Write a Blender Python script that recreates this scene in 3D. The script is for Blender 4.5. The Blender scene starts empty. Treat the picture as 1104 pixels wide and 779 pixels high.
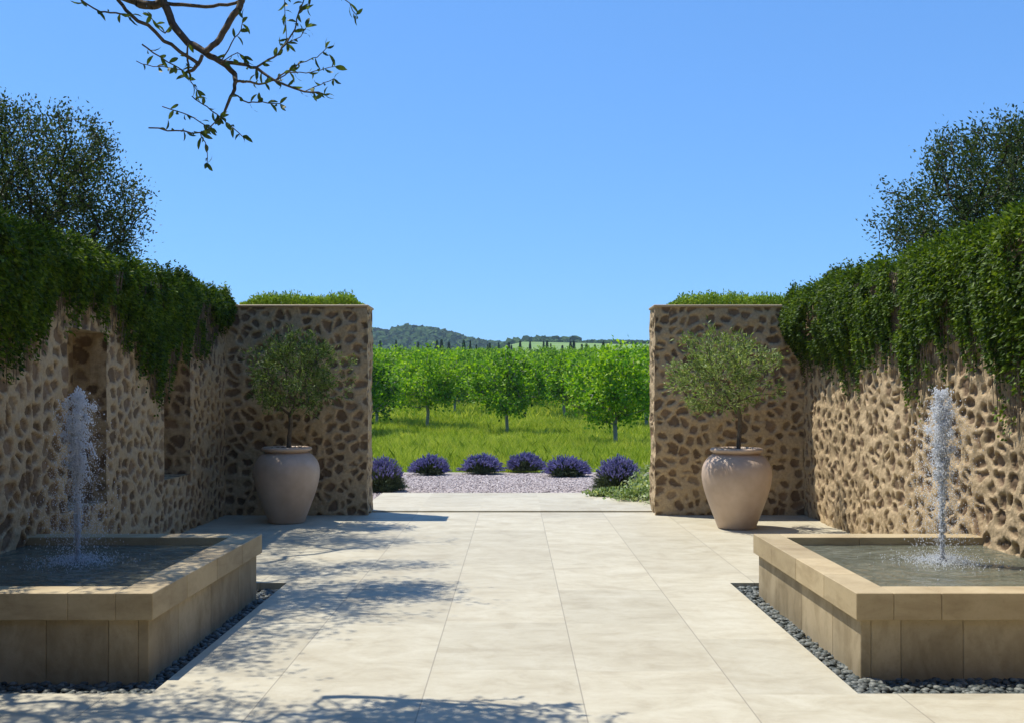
import bpy, math, random
import numpy as np
from math import radians as R
from mathutils import Vector

S = bpy.context.scene
COL = S.collection
rng = np.random.default_rng(7)
EYE, F = 1.6, 1100.0
SUNX, SUNY = 0.387, -0.22          # ground offset of a shadow per metre of height

# ------------------------------------------------------------------ helpers
def link(o, parent=None):
    COL.objects.link(o)
    if parent is not None:
        o.parent = parent
    return o

def tag(o, label=None, cat=None, group=None, kind=None):
    if label: o['label'] = label
    if cat: o['category'] = cat
    if group: o['group'] = group
    if kind: o['kind'] = kind
    return o

def empty(name, loc=(0, 0, 0), rz=0.0):
    o = bpy.data.objects.new(name, None)
    o.empty_display_size = 0.1
    o.location = loc
    o.rotation_euler = (0, 0, rz)
    return link(o)

def copy_tree(o, loc, rz=0.0, sc=1.0):
    c = o.copy(); COL.objects.link(c)
    c.location = loc; c.rotation_euler = (0, 0, rz); c.scale = (sc, sc, sc)
    for ch in o.children:
        d = ch.copy(); COL.objects.link(d); d.parent = c
    return c

def mesh_np(name, V, Fc, mats, parent=None, smooth=False, attrs=None, matidx=None):
    """V (n,3); Fc: array (m,k) or list of such arrays"""
    V = np.asarray(V, dtype=np.float32)
    if not isinstance(Fc, list): Fc = [Fc]
    Fc = [np.asarray(f, dtype=np.int32) for f in Fc if len(f)]
    me = bpy.data.meshes.new(name)
    me.vertices.add(len(V)); me.vertices.foreach_set('co', V.ravel())
    loops = np.concatenate([f.ravel() for f in Fc])
    counts = np.concatenate([np.full(len(f), f.shape[1], dtype=np.int32) for f in Fc])
    starts = np.concatenate([[0], np.cumsum(counts)[:-1]]).astype(np.int32)
    me.loops.add(len(loops)); me.loops.foreach_set('vertex_index', loops)
    me.polygons.add(len(counts))
    me.polygons.foreach_set('loop_start', starts)
    me.polygons.foreach_set('loop_total', counts)
    me.polygons.foreach_set('use_smooth', np.full(len(counts), smooth, dtype=bool))
    if matidx is not None:
        me.polygons.foreach_set('material_index', np.asarray(matidx, dtype=np.int32))
    if not isinstance(mats, (list, tuple)): mats = [mats]
    for m in mats: me.materials.append(m)
    if attrs:
        for k, a in attrs.items():
            at = me.attributes.new(k, 'FLOAT', 'POINT')
            at.data.foreach_set('value', np.asarray(a, dtype=np.float32))
    me.update(calc_edges=True); me.validate()
    o = bpy.data.objects.new(name, me)
    return link(o, parent)

class MB:
    """collects shapes into one mesh"""
    def __init__(s): s.V = []; s.F = {}; s.n = 0
    def add(s, V, Fc):
        V = np.asarray(V, dtype=np.float64); Fc = np.asarray(Fc, dtype=np.int64)
        s.V.append(V); s.F.setdefault(Fc.shape[1], []).append(Fc + s.n); s.n += len(V)
    def box(s, x0, x1, y0, y1, z0, z1, b=0.0):
        if b <= 0:
            V = [(x, y, z) for z in (z0, z1) for y in (y0, y1) for x in (x0, x1)]
            s.add(V, [(0, 2, 3, 1), (4, 5, 7, 6), (0, 1, 5, 4), (2, 6, 7, 3), (0, 4, 6, 2), (1, 3, 7, 5)])
            return
        # chamfered box: 24 verts
        V = []; idx = {}
        for sx in (0, 1):
            for sy in (0, 1):
                for sz in (0, 1):
                    c = ((x0, x1)[sx], (y0, y1)[sy], (z0, z1)[sz])
                    i = ((b, -b)[sx], (b, -b)[sy], (b, -b)[sz])
                    idx[(sx, sy, sz)] = len(V)
                    V += [(c[0], c[1] + i[1], c[2] + i[2]), (c[0] + i[0], c[1], c[2] + i[2]), (c[0] + i[0], c[1] + i[1], c[2])]
        Q = []; T = []
        for a in range(3):
            o1, o2 = [k for k in range(3) if k != a]
            for sa in (0, 1):
                q = []
                for (p, r) in ((0, 0), (1, 0), (1, 1), (0, 1)):
                    k = [0, 0, 0]; k[a] = sa; k[o1] = p; k[o2] = r
                    q.append(idx[tuple(k)] + a)
                Q.append(q if (sa == 1) != (a == 1) else q[::-1])
            for p in (0, 1):           # edges running along axis a
                for r in (0, 1):
                    k0 = [0, 0, 0]; k0[o1] = p; k0[o2] = r; k1 = list(k0); k1[a] = 1
                    i0, i1 = idx[tuple(k0)], idx[tuple(k1)]
                    q = [i0 + o1, i1 + o1, i1 + o2, i0 + o2]
                    Q.append(q)
        for k, i in idx.items():
            T.append((i, i + 1, i + 2) if sum(k) % 2 else (i + 2, i + 1, i))
        V = np.array(V); s.V.append(V)
        s.F.setdefault(4, []).append(np.array(Q) + s.n); s.F.setdefault(3, []).append(np.array(T) + s.n)
        s.n += len(V)
    def lathe(s, prof, n=48, cx=0, cy=0):
        V = []; Q = []
        for r, z in prof:
            for k in range(n):
                a = 2 * math.pi * k / n
                V.append((cx + r * math.cos(a), cy + r * math.sin(a), z))
        for j in range(len(prof) - 1):
            for k in range(n):
                k2 = (k + 1) % n
                Q.append((j * n + k, j * n + k2, (j + 1) * n + k2, (j + 1) * n + k))
        s.add(V, Q)
    def build(s, name, mat, parent=None, smooth=False, bevelnormals=False):
        V = np.concatenate(s.V); Fs = [np.concatenate(f) for f in s.F.values()]
        return mesh_np(name, V, Fs, mat, parent, smooth)

# ---- value noise
def _h(ix, iy, iz, seed):
    n = (ix * 374761393 + iy * 668265263 + iz * 2147483647 + seed * 144665) & 0xffffffff
    n = ((n ^ (n >> 13)) * 1274126177) & 0xffffffff
    n = n ^ (n >> 16)
    return (n & 0xffffff) / float(0xffffff)

def vnoise(x, y, seed=0, z=None):
    x = np.asarray(x, float); y = np.asarray(y, float) + 0 * x
    ix = np.floor(x).astype(np.int64); iy = np.floor(y).astype(np.int64)
    fx = x - ix; fy = y - iy
    fx = fx * fx * (3 - 2 * fx); fy = fy * fy * (3 - 2 * fy)
    a = _h(ix, iy, 0, seed); b = _h(ix + 1, iy, 0, seed); c = _h(ix, iy + 1, 0, seed); d = _h(ix + 1, iy + 1, 0, seed)
    return (a * (1 - fx) + b * fx) * (1 - fy) + (c * (1 - fx) + d * fx) * fy

def fbm(x, y, seed=0, o=3):
    t = 0; a = .5; s = 0
    for k in range(o):
        t = t + a * vnoise(np.asarray(x) * 2 ** k, np.asarray(y) * 2 ** k, seed + k * 17); s += a; a *= .5
    return t / s

def smooth(e0, e1, x):
    t = np.clip((x - e0) / (e1 - e0), 0, 1); return t * t * (3 - 2 * t)

# ------------------------------------------------------------------ materials
def newmat(name):
    m = bpy.data.materials.new(name); m.use_nodes = True
    nt = m.node_tree; nt.nodes.clear()
    return m, nt, nt.nodes, nt.links

def nd(N, t, **kw):
    n = N.new(t)
    for k, v in kw.items():
        if k in n.inputs.keys() if isinstance(k, str) else False: n.inputs[k].default_value = v
        else: setattr(n, k, v)
    return n

def ramp(N, L, fac, stops):
    r = N.new('ShaderNodeValToRGB'); e = r.color_ramp.elements
    while len(e) < len(stops): e.new(0.5)
    for i, (p, c) in enumerate(stops):
        e[i].position = p; e[i].color = (*c, 1) if len(c) == 3 else c
    L.new(fac, r.inputs[0]); return r.outputs[0]

def mixc(N, L, fac, a, b, mode='MIX'):
    m = N.new('ShaderNodeMix'); m.data_type = 'RGBA'; m.blend_type = mode
    for sock, v in ((m.inputs[0], fac), (m.inputs[6], a), (m.inputs[7], b)):
        if hasattr(v, 'is_output'): L.new(v, sock)
        elif isinstance(v, (int, float)): sock.default_value = v
        else: sock.default_value = (*v, 1)
    return m.outputs[2]

def math_(N, L, op, a, b=None, c=None):
    m = N.new('ShaderNodeMath'); m.operation = op
    for i, v in enumerate((a, b, c)):
        if v is None: continue
        if hasattr(v, 'is_output'): L.new(v, m.inputs[i])
        else: m.inputs[i].default_value = v
    return m.outputs[0]

def noise(N, L, vec, scale, detail=4, rough=.55, dist=0):
    n = N.new('ShaderNodeTexNoise'); n.inputs['Scale'].default_value = scale
    n.inputs['Detail'].default_value = detail; n.inputs['Roughness'].default_value = rough
    n.inputs['Distortion'].default_value = dist
    if vec is not None: L.new(vec, n.inputs['Vector'])
    return n.outputs[0]

def mapping(N, L, vec, scale=(1, 1, 1), loc=(0, 0, 0)):
    m = N.new('ShaderNodeMapping'); m.inputs['Scale'].default_value = scale; m.inputs['Location'].default_value = loc
    L.new(vec, m.inputs['Vector']); return m.outputs[0]

def finish(N, L, col, rough=.8, bumpsrc=None, bstr=.3, bdist=.01, spec=.3, extra=None):
    b = N.new('ShaderNodeBsdfPrincipled'); o = N.new('ShaderNodeOutputMaterial')
    if hasattr(col, 'is_output'): L.new(col, b.inputs['Base Color'])
    else: b.inputs['Base Color'].default_value = (*col, 1)
    if hasattr(rough, 'is_output'): L.new(rough, b.inputs['Roughness'])
    else: b.inputs['Roughness'].default_value = rough
    b.inputs['Specular IOR Level'].default_value = spec
    if bumpsrc is not None:
        bp = N.new('ShaderNodeBump'); bp.inputs['Strength'].default_value = bstr; bp.inputs['Distance'].default_value = bdist
        L.new(bumpsrc, bp.inputs['Height']); L.new(bp.outputs[0], b.inputs['Normal'])
    L.new(b.outputs[0], o.inputs[0])
    return b

def wall_mat(name, mort1, mort2, st1, st2):
    m, nt, N, L = newmat(name)
    tc = N.new('ShaderNodeTexCoord').outputs['Object']
    a = N.new('ShaderNodeAttribute'); a.attribute_name = 'stone'
    t = N.new('ShaderNodeAttribute'); t.attribute_name = 'tone'
    n1 = noise(N, L, tc, 1.6, 3); n2 = noise(N, L, tc, 28, 6, .65); n3 = noise(N, L, tc, 110, 3, .6)
    mort = mixc(N, L, n1, mort1, mort2)
    mort = mixc(N, L, math_(N, L, 'MULTIPLY', ramp(N, L, n2, [(.35, (0, 0, 0)), (.7, (1, 1, 1))]), .45), mort, st1)
    stone = ramp(N, L, t.outputs['Fac'], [(.0, st1), (.35, st2), (.6, tuple(c * .8 for c in st1)), (.8, tuple(a_ * .4 + b_ * .6 for a_, b_ in zip(st2, mort2))), (1, st1)])
    stone = mixc(N, L, math_(N, L, 'MULTIPLY', n2, .55), stone, tuple(c * .45 for c in st1))
    edge = math_(N, L, 'ADD', a.outputs['Fac'], math_(N, L, 'MULTIPLY', math_(N, L, 'SUBTRACT', n2, .5), 1.3))
    k = ramp(N, L, edge, [(.15, (0, 0, 0)), (.9, (1, 1, 1))])
    col = mixc(N, L, k, mort, stone)
    h = math_(N, L, 'ADD', n2, math_(N, L, 'MULTIPLY', n3, .4))
    finish(N, L, col, .92, h, .8, .015, .15)
    return m

M = {}
M['wall'] = wall_mat('rubble_stone', (.62, .48, .295), (.47, .355, .215), (.195, .135, .085), (.35, .245, .155))

def limestone(name, c1, c2, c3, stain=.4, scale=1.0, rough=.6, vert=False):
    m, nt, N, L = newmat(name)
    tc = N.new('ShaderNodeTexCoord').outputs['Object']
    isl = N.new('ShaderNodeNewGeometry').outputs['Random Per Island']
    n1 = noise(N, L, tc, 1.7 * scale, 5, .6, .6)
    vv = mapping(N, L, tc, (4, 4, 2.4) if vert else (3, 3, 9))
    n2 = noise(N, L, vv, .9 * scale, 6, .65, .4)
    n3 = noise(N, L, tc, 45 * scale, 5, .7)
    n4 = noise(N, L, tc, 160, 2, .6)
    c = mixc(N, L, ramp(N, L, n1, [(.3, (0, 0, 0)), (.7, (1, 1, 1))]), c1, c2)
    c = mixc(N, L, math_(N, L, 'MULTIPLY', ramp(N, L, n2, [(.45, (0, 0, 0)), (.75, (1, 1, 1))]), stain), c, c3)
    c = mixc(N, L, math_(N, L, 'MULTIPLY', ramp(N, L, n3, [(.55, (0, 0, 0)), (.75, (1, 1, 1))]), .35), c, c3)
    v = math_(N, L, 'ADD', math_(N, L, 'MULTIPLY', isl, .28), .84)
    hs = N.new('ShaderNodeHueSaturation'); L.new(v, hs.inputs['Value']); L.new(c, hs.inputs['Color'])
    h = math_(N, L, 'ADD', math_(N, L, 'MULTIPLY', n3, .7), math_(N, L, 'MULTIPLY', n4, .4))
    finish(N, L, hs.outputs[0], rough, h, .35, .006, .3)
    return m

M['coping'] = limestone('sandy_limestone', (.53, .43, .265), (.43, .335, .195), (.27, .195, .105), .7)
M['panel'] = limestone('weathered_limestone', (.50, .42, .285), (.40, .32, .20), (.22, .17, .095), .85, 1.2, .75, True)
M['cap'] = limestone('pale_cap', (.5, .4, .27), (.44, .34, .22), (.3, .22, .14), .4)

def paving_mat(joints=True):
    m, nt, N, L = newmat('travertine_paving')
    tc = N.new('ShaderNodeTexCoord').outputs['Object']
    sx = N.new('ShaderNodeSeparateXYZ'); L.new(tc, sx.inputs[0])
    x, y = sx.outputs[0], sx.outputs[1]
    u = math_(N, L, 'DIVIDE', math_(N, L, 'ADD', x, 0.49 + 8.5), .85)
    cu = math_(N, L, 'FLOOR', u); fu = math_(N, L, 'FRACT', u)
    off = math_(N, L, 'FRACT', math_(N, L, 'MULTIPLY', math_(N, L, 'SINE', math_(N, L, 'MULTIPLY', cu, 91.7)), 43.7))
    v = math_(N, L, 'ADD', math_(N, L, 'DIVIDE', math_(N, L, 'ADD', y, 20), 1.25), off)
    cv = math_(N, L, 'FLOOR', v); fv = math_(N, L, 'FRACT', v)
    du = math_(N, L, 'MULTIPLY', math_(N, L, 'MINIMUM', fu, math_(N, L, 'SUBTRACT', 1.0, fu)), .85)
    dv = math_(N, L, 'MULTIPLY', math_(N, L, 'MINIMUM', fv, math_(N, L, 'SUBTRACT', 1.0, fv)), 1.25)
    ju = math_(N, L, 'LESS_THAN', du, .0035); jv = math_(N, L, 'LESS_THAN', dv, .0012)
    joint = math_(N, L, 'MULTIPLY', math_(N, L, 'MAXIMUM', ju, math_(N, L, 'MULTIPLY', jv, .12)), 1.0 if joints else 0.0)
    cmb = N.new('ShaderNodeCombineXYZ'); L.new(cu, cmb.inputs[0]); L.new(cv, cmb.inputs[1])
    wn = N.new('ShaderNodeTexWhiteNoise'); wn.noise_dimensions = '3D'; L.new(cmb.outputs[0], wn.inputs['Vector'])
    # every slab has its own veins
    sc = N.new('ShaderNodeVectorMath'); sc.operation = 'SCALE'; L.new(wn.outputs['Color'], sc.inputs[0]); sc.inputs['Scale'].default_value = 30
    ad = N.new('ShaderNodeVectorMath'); ad.operation = 'ADD'; L.new(tc, ad.inputs[0]); L.new(sc.outputs[0], ad.inputs[1])
    p = ad.outputs[0]
    n1 = noise(N, L, mapping(N, L, p, (1.2, 1.6, 1)), 2.4, 8, .68, .5)
    n2 = noise(N, L, mapping(N, L, p, (1.0, 1.4, 1)), 9, 7, .74, .4)
    n3 = noise(N, L, p, 70, 4, .7)
    n0 = noise(N, L, tc, .45, 3, .5)
    c = ramp(N, L, n1, [(.30, (.40, .355, .26)), (.48, (.495, .455, .345)), (.66, (.555, .52, .41))])
    c = mixc(N, L, math_(N, L, 'MULTIPLY', ramp(N, L, n2, [(.5, (0, 0, 0)), (.68, (1, 1, 1))]), .45), c, (.42, .365, .26))
    c = mixc(N, L, math_(N, L, 'MULTIPLY', ramp(N, L, n3, [(.6, (0, 0, 0)), (.72, (1, 1, 1))]), .35), c, (.42, .36, .27))
    c = mixc(N, L, math_(N, L, 'MULTIPLY', ramp(N, L, n0, [(.4, (0, 0, 0)), (.7, (1, 1, 1))]), .22), c, (.43, .375, .27))
    val = math_(N, L, 'ADD', math_(N, L, 'MULTIPLY', wn.outputs['Value'], .11), .90)
    hs = N.new('ShaderNodeHueSaturation'); L.new(val, hs.inputs['Value']); L.new(c, hs.inputs['Color'])
    c = mixc(N, L, math_(N, L, 'MULTIPLY', joint, .6), hs.outputs[0], (.20, .175, .14))
    h = math_(N, L, 'SUBTRACT', math_(N, L, 'ADD', math_(N, L, 'MULTIPLY', n3, .4), math_(N, L, 'MULTIPLY', n2, .4)), math_(N, L, 'MULTIPLY', joint, 1.5))
    finish(N, L, c, .62, h, .25, .004, .3)
    return m
M['paving'] = paving_mat()
M['slab'] = paving_mat(False)

def simple(name, c1, c2, scale=8, rough=.85, bstr=.4, bdist=.01, spec=.3, detail=5):
    m, nt, N, L = newmat(name)
    tc = N.new('ShaderNodeTexCoord').outputs['Object']
    n1 = noise(N, L, tc, scale, detail, .6)
    n2 = noise(N, L, tc, scale * 6, 3, .6)
    c = mixc(N, L, ramp(N, L, n1, [(.3, (0, 0, 0)), (.7, (1, 1, 1))]), c1, c2)
    finish(N, L, c, rough, math_(N, L, 'ADD', n1, n2), bstr, bdist, spec)
    return m

def island(name, cols, rough=.8, spec=.3):
    m, nt, N, L = newmat(name)
    isl = N.new('ShaderNodeNewGeometry').outputs['Random Per Island']
    tc = N.new('ShaderNodeTexCoord').outputs['Object']
    c = ramp(N, L, isl, [(i / max(1, len(cols) - 1), c) for i, c in enumerate(cols)])
    n = noise(N, L, tc, 60, 3)
    finish(N, L, c, rough, n, .2, .003, spec)
    return m

def leaf_mat(name, dark, mid, light, trans=.35, clump=1.2, rough=.55, transcol=None, spec=.35):
    m, nt, N, L = newmat(name)
    g = N.new('ShaderNodeNewGeometry'); isl = g.outputs['Random Per Island']
    tc = N.new('ShaderNodeTexCoord').outputs['Object']
    oi = N.new('ShaderNodeObjectInfo').outputs['Random']
    n = noise(N, L, tc, clump, 3, .6)
    f = math_(N, L, 'ADD', math_(N, L, 'MULTIPLY', isl, .65), math_(N, L, 'MULTIPLY', math_(N, L, 'SUBTRACT', n, .35), .9))
    f = math_(N, L, 'ADD', f, math_(N, L, 'MULTIPLY', math_(N, L, 'SUBTRACT', oi, .5), .25))
    c = ramp(N, L, f, [(.05, dark), (.45, mid), (.95, light)])
    b = N.new('ShaderNodeBsdfPrincipled'); L.new(c, b.inputs['Base Color']); b.inputs['Roughness'].default_value = rough
    b.inputs['Specular IOR Level'].default_value = spec
    t = N.new('ShaderNodeBsdfTranslucent')
    L.new(mixc(N, L, 1.0, c, transcol or (1.5, 1.35, .5), 'MULTIPLY'), t.inputs[0])
    mx = N.new('ShaderNodeMixShader'); mx.inputs[0].default_value = trans
    L.new(b.outputs[0], mx.inputs[1]); L.new(t.outputs[0], mx.inputs[2])
    o = N.new('ShaderNodeOutputMaterial'); L.new(mx.outputs[0], o.inputs[0])
    return m

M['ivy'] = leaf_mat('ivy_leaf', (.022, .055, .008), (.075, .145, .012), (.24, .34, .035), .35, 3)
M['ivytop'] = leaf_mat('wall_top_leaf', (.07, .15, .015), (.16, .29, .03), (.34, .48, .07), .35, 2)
M['olive'] = leaf_mat('olive_leaf', (.045, .085, .015), (.17, .25, .06), (.44, .52, .21), .3, 7, .5, (1.3, 1.3, .6))
M['bushleaf'] = leaf_mat('evergreen_oak_leaf', (.025, .05, .018), (.05, .09, .026), (.10, .15, .04), .25, 1.5)
M['orchard'] = leaf_mat('orchard_leaf', (.020, .07, .003), (.15, .31, .010), (.44, .58, .035), .42, 1.6, .5, (1.3, 1.4, .4))
M['branchleaf'] = leaf_mat('oak_branch_leaf', (.04, .08, .02), (.08, .13, .03), (.13, .19, .05), .3, 3)
M['cypress'] = leaf_mat('cypress_needle', (.012, .03, .012), (.02, .05, .018), (.035, .07, .025), .1, .5)
M['grass'] = leaf_mat('meadow_grass', (.11, .20, .012), (.32, .42, .035), (.70, .68, .18), .45, .9, .7, (1.2, 1.2, .5), .1)
M['lavleaf'] = leaf_mat('lavender_leaf', (.05, .075, .04), (.10, .14, .07), (.16, .20, .10), .2, 4)
M['lavflower'] = leaf_mat('lavender_flower', (.09, .08, .20), (.17, .15, .37), (.33, .30, .56), .15, 6, .7, (1, .9, 1.2))
M['variegated'] = leaf_mat('ground_cover_leaf', (.08, .14, .04), (.22, .32, .12), (.6, .66, .45), .3, 5)
M['bark'] = simple('grey_bark', (.10, .075, .05), (.19, .155, .115), 25, .9, .8, .01)
M['palebark'] = simple('pale_bark', (.22, .20, .16), (.36, .33, .28), 20, .9, .8, .01)
M['darkbark'] = simple('dark_bark', (.05, .038, .028), (.10, .075, .055), 25, .9, .8, .01)
M['pot'] = simple('clay_pot', (.60, .465, .36), (.42, .305, .22), 2.6, .5, .15, .01, .45, 7)
M['houseplaster'] = simple('house_plaster', (.20, .155, .105), (.26, .20, .14), 1.5, .95, .5, .02)
M['rooftile'] = simple('roof_tile', (.22, .10, .06), (.30, .15, .09), 6, .9, .5, .02)
M['shutter'] = simple('painted_shutter', (.10, .11, .10), (.13, .14, .13), 6, .6, .2, .01)
M['soil'] = simple('soil', (.05, .03, .02), (.10, .065, .04), 30, .95, 1, .02)
M['pebble'] = island('dark_pebble', [(.035, .045, .045), (.085, .10, .095), (.055, .06, .055), (.20, .21, .19), (.07, .085, .085)], .55, .4)
M['gravel'] = island('lilac_gravel', [(.36, .305, .29), (.58, .50, .475), (.22, .18, .175), (.48, .41, .39), (.68, .61, .57)], .85)
M['gravelbed'] = simple('gravel_bed', (.34, .29, .275), (.48, .42, .40), 60, .95, .8, .02)
M['metal'] = simple('dark_metal', (.06, .07, .075), (.12, .13, .14), 20, .45, .2, .003, .5)
M['woodhill'] = leaf_mat('far_wood', (.018, .045, .012), (.04, .09, .02), (.07, .13, .03), .1, .02, .8, None, .1)
M['trough'] = simple('channel_concrete', (.12, .11, .10), (.2, .18, .16), 10, .9)

def ground_mat():
    m, nt, N, L = newmat('meadow_ground')
    tc = N.new('ShaderNodeTexCoord').outputs['Object']
    n1 = noise(N, L, tc, .35, 6, .65); n2 = noise(N, L, tc, 3, 6, .7)
    c = ramp(N, L, n1, [(.3, (.11, .18, .015)), (.5, (.19, .29, .03)), (.7, (.32, .36, .05))])
    c = mixc(N, L, math_(N, L, 'MULTIPLY', n2, .5), c, (.07, .12, .015))
    finish(N, L, c, .95, n2, 1, .1, .05)
    return m
M['meadow'] = ground_mat()

def hill_mat():
    m, nt, N, L = newmat('hill_fields')
    tc = N.new('ShaderNodeTexCoord').outputs['Object']
    n1 = noise(N, L, tc, .012, 4, .6); n2 = noise(N, L, mapping(N, L, tc, (.02, .3, .1)), 1, 3)
    c = ramp(N, L, n1, [(.4, (.10, .20, .03)), (.5, (.16, .27, .05)), (.6, (.12, .22, .04))])
    c = mixc(N, L, math_(N, L, 'MULTIPLY', n2, .3), c, (.30, .34, .13))
    finish(N, L, c, .95, None)
    return m
M['hill'] = hill_mat()

def water_mat():
    m, nt, N, L = newmat('basin_water')
    tc = N.new('ShaderNodeTexCoord').outputs['Object']
    w = noise(N, L, mapping(N, L, tc, (1, 2.6, 1)), 5.5, 4, .6, 1.2)
    w2 = noise(N, L, mapping(N, L, tc, (1, 1.8, 1)), 22, 3, .6, .6)
    n = noise(N, L, tc, 3, 3)
    c = ramp(N, L, n, [(.3, (.12, .125, .085)), (.7, (.20, .20, .145))])
    b = finish(N, L, c, .04, math_(N, L, 'ADD', w, math_(N, L, 'MULTIPLY', w2, .3)), .8, .11, .6)
    b.inputs['IOR'].default_value = 1.333
    return m
M['water'] = water_mat()

def spray_mat():
    m, nt, N, L = newmat('water_spray')
    b = N.new('ShaderNodeBsdfPrincipled'); b.inputs['Base Color'].default_value = (.96, .96, .97, 1)
    b.inputs['Roughness'].default_value = .12; b.inputs['Specular IOR Level'].default_value = .5; b.inputs['IOR'].default_value = 1.33
    b.inputs['Transmission Weight'].default_value = .1
    t = N.new('ShaderNodeBsdfTranslucent'); t.inputs[0].default_value = (.9, .93, .97, 1)
    mx = N.new('ShaderNodeMixShader'); mx.inputs[0].default_value = .75
    L.new(b.outputs[0], mx.inputs[1]); L.new(t.outputs[0], mx.inputs[2])
    o = N.new('ShaderNodeOutputMaterial'); L.new(mx.outputs[0], o.inputs[0])
    return m
M['spray'] = spray_mat()

# ------------------------------------------------------------------ terrain
def terr(x, y):
    y = np.asarray(y, float); x = np.asarray(x, float)
    z = np.interp(y, [-60, 21.5, 23, 38, 45, 54, 66, 80, 150, 220, 400, 1300], [-.2, -.2, -.02, -.02, .10, .50, 1.08, 1.72, 4.85, 7.0, 8.0, 8.0])
    bump = (fbm(x * .35, y * .35, 5) - .5) * .22 * smooth(22.5, 27, y)
    return z + bump

def terrain():
    ys = np.concatenate([np.linspace(-40, 20, 13), np.arange(21, 70, .5), np.linspace(71, 160, 60), np.linspace(170, 1280, 50)])
    xs = np.concatenate([np.linspace(-640, -60, 20), np.arange(-55, -16, 3.), np.arange(-15, 15.1, .5), np.arange(18, 58, 3.), np.linspace(60, 640, 20)])
    X, Y = np.meshgrid(xs, ys); Z = terr(X, Y)
    nx = len(xs); idx = np.arange(len(ys) * nx).reshape(len(ys), nx)
    Q = np.stack([idx[:-1, :-1], idx[:-1, 1:], idx[1:, 1:], idx[1:, :-1]], -1).reshape(-1, 4)
    o = mesh_np('ground', np.stack([X, Y, Z], -1).reshape(-1, 3), Q, M['meadow'], smooth=True)
    tag(o, kind='structure')
terrain()

def hillz(x, y):
    w = smooth(-50, 5, x * 500 / np.maximum(y, 300))
    a = np.interp(y, [300, 360, 450, 600, 640, 800, 1250], [4, 8, 22.5, 32.5, 34.0, 31, 24])
    px = 555 + F * x / 850.
    prof = np.interp(px, [-200, 200, 330, 401, 415, 432, 438, 452, 470, 490, 505, 520, 545, 570, 640, 900], [355, 340, 349, 354, 357, 354, 351, 352.5, 354, 359, 364, 367, 369.5, 372, 376, 380])
    top = EYE + (427 - prof - 6) * 850 / F
    b = top * np.exp(-((y - 850) / 170) ** 2)
    c = np.interp(y, [300, 900, 1100, 1250], [4, 30, 58, 50]) * 1.0
    z = np.maximum(np.maximum(a * w, b), np.where(y > 900, c + 6 * (vnoise(x * .006, y * 0, 3) - .5), 0))
    return z + (fbm(x * .01, y * .01, 9) - .5) * 3 * smooth(300, 420, y)

def hills():
    ys = np.linspace(300, 1250, 80); xs = np.linspace(-560, 560, 120)
    X, Y = np.meshgrid(xs, ys); Z = hillz(X, Y) + np.where(Y < 340, -(340 - Y) * .2, 0)
    nx = len(xs); idx = np.arange(len(ys) * nx).reshape(len(ys), nx)
    Q = np.stack([idx[:-1, :-1], idx[:-1, 1:], idx[1:, 1:], idx[1:, :-1]], -1).reshape(-1, 4)
    o = mesh_np('hills', np.stack([X, Y, Z], -1).reshape(-1, 3), Q, M['hill'], smooth=True)
    tag(o, kind='structure')
hills()

def ico(sub=1):
    t = (1 + 5 ** .5) / 2
    V = [(-1, t, 0), (1, t, 0), (-1, -t, 0), (1, -t, 0), (0, -1, t), (0, 1, t), (0, -1, -t), (0, 1, -t), (t, 0, -1), (t, 0, 1), (-t, 0, -1), (-t, 0, 1)]
    Fc = [(0, 11, 5), (0, 5, 1), (0, 1, 7), (0, 7, 10), (0, 10, 11), (1, 5, 9), (5, 11, 4), (11, 10, 2), (10, 7, 6), (7, 1, 8), (3, 9, 4), (3, 4, 2), (3, 2, 6), (3, 6, 8), (3, 8, 9), (4, 9, 5), (2, 4, 11), (6, 2, 10), (8, 6, 7), (9, 8, 1)]
    V = [np.array(v) / np.linalg.norm(v) for v in V]
    for _ in range(sub):
        mid = {}; NF = []
        def m(a, b):
            k = (min(a, b), max(a, b))
            if k not in mid:
                v = V[a] + V[b]; V.append(v / np.linalg.norm(v)); mid[k] = len(V) - 1
            return mid[k]
        for a, b, c in Fc:
            ab, bc, ca = m(a, b), m(b, c), m(c, a)
            NF += [(a, ab, ca), (b, bc, ab), (c, ca, bc), (ab, bc, ca)]
        Fc = NF
    return np.array(V), np.array(Fc)

def scatter_blobs(pos, rad, sub=0, rough=.25, squash=None, r=rng):
    """many lumpy blobs: pos (n,3), rad (n,) or (n,3)"""
    V0, F0 = ico(sub); n = len(pos); k = len(V0)
    rad = np.asarray(rad); rad = rad[:, None] * np.ones(3) if rad.ndim == 1 else rad
    j = 1 + (r.random((n, k, 1)) - .5) * 2 * rough
    V = V0[None] * j * rad[:, None, :]
    a = r.random(n) * 6.283; c, s = np.cos(a)[:, None], np.sin(a)[:, None]
    V = np.stack([V[..., 0] * c - V[..., 1] * s, V[..., 0] * s + V[..., 1] * c, V[..., 2]], -1) + pos[:, None, :]
    Fa = F0[None] + (np.arange(n) * k)[:, None, None]
    return V.reshape(-1, 3), Fa.reshape(-1, 3)

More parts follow.
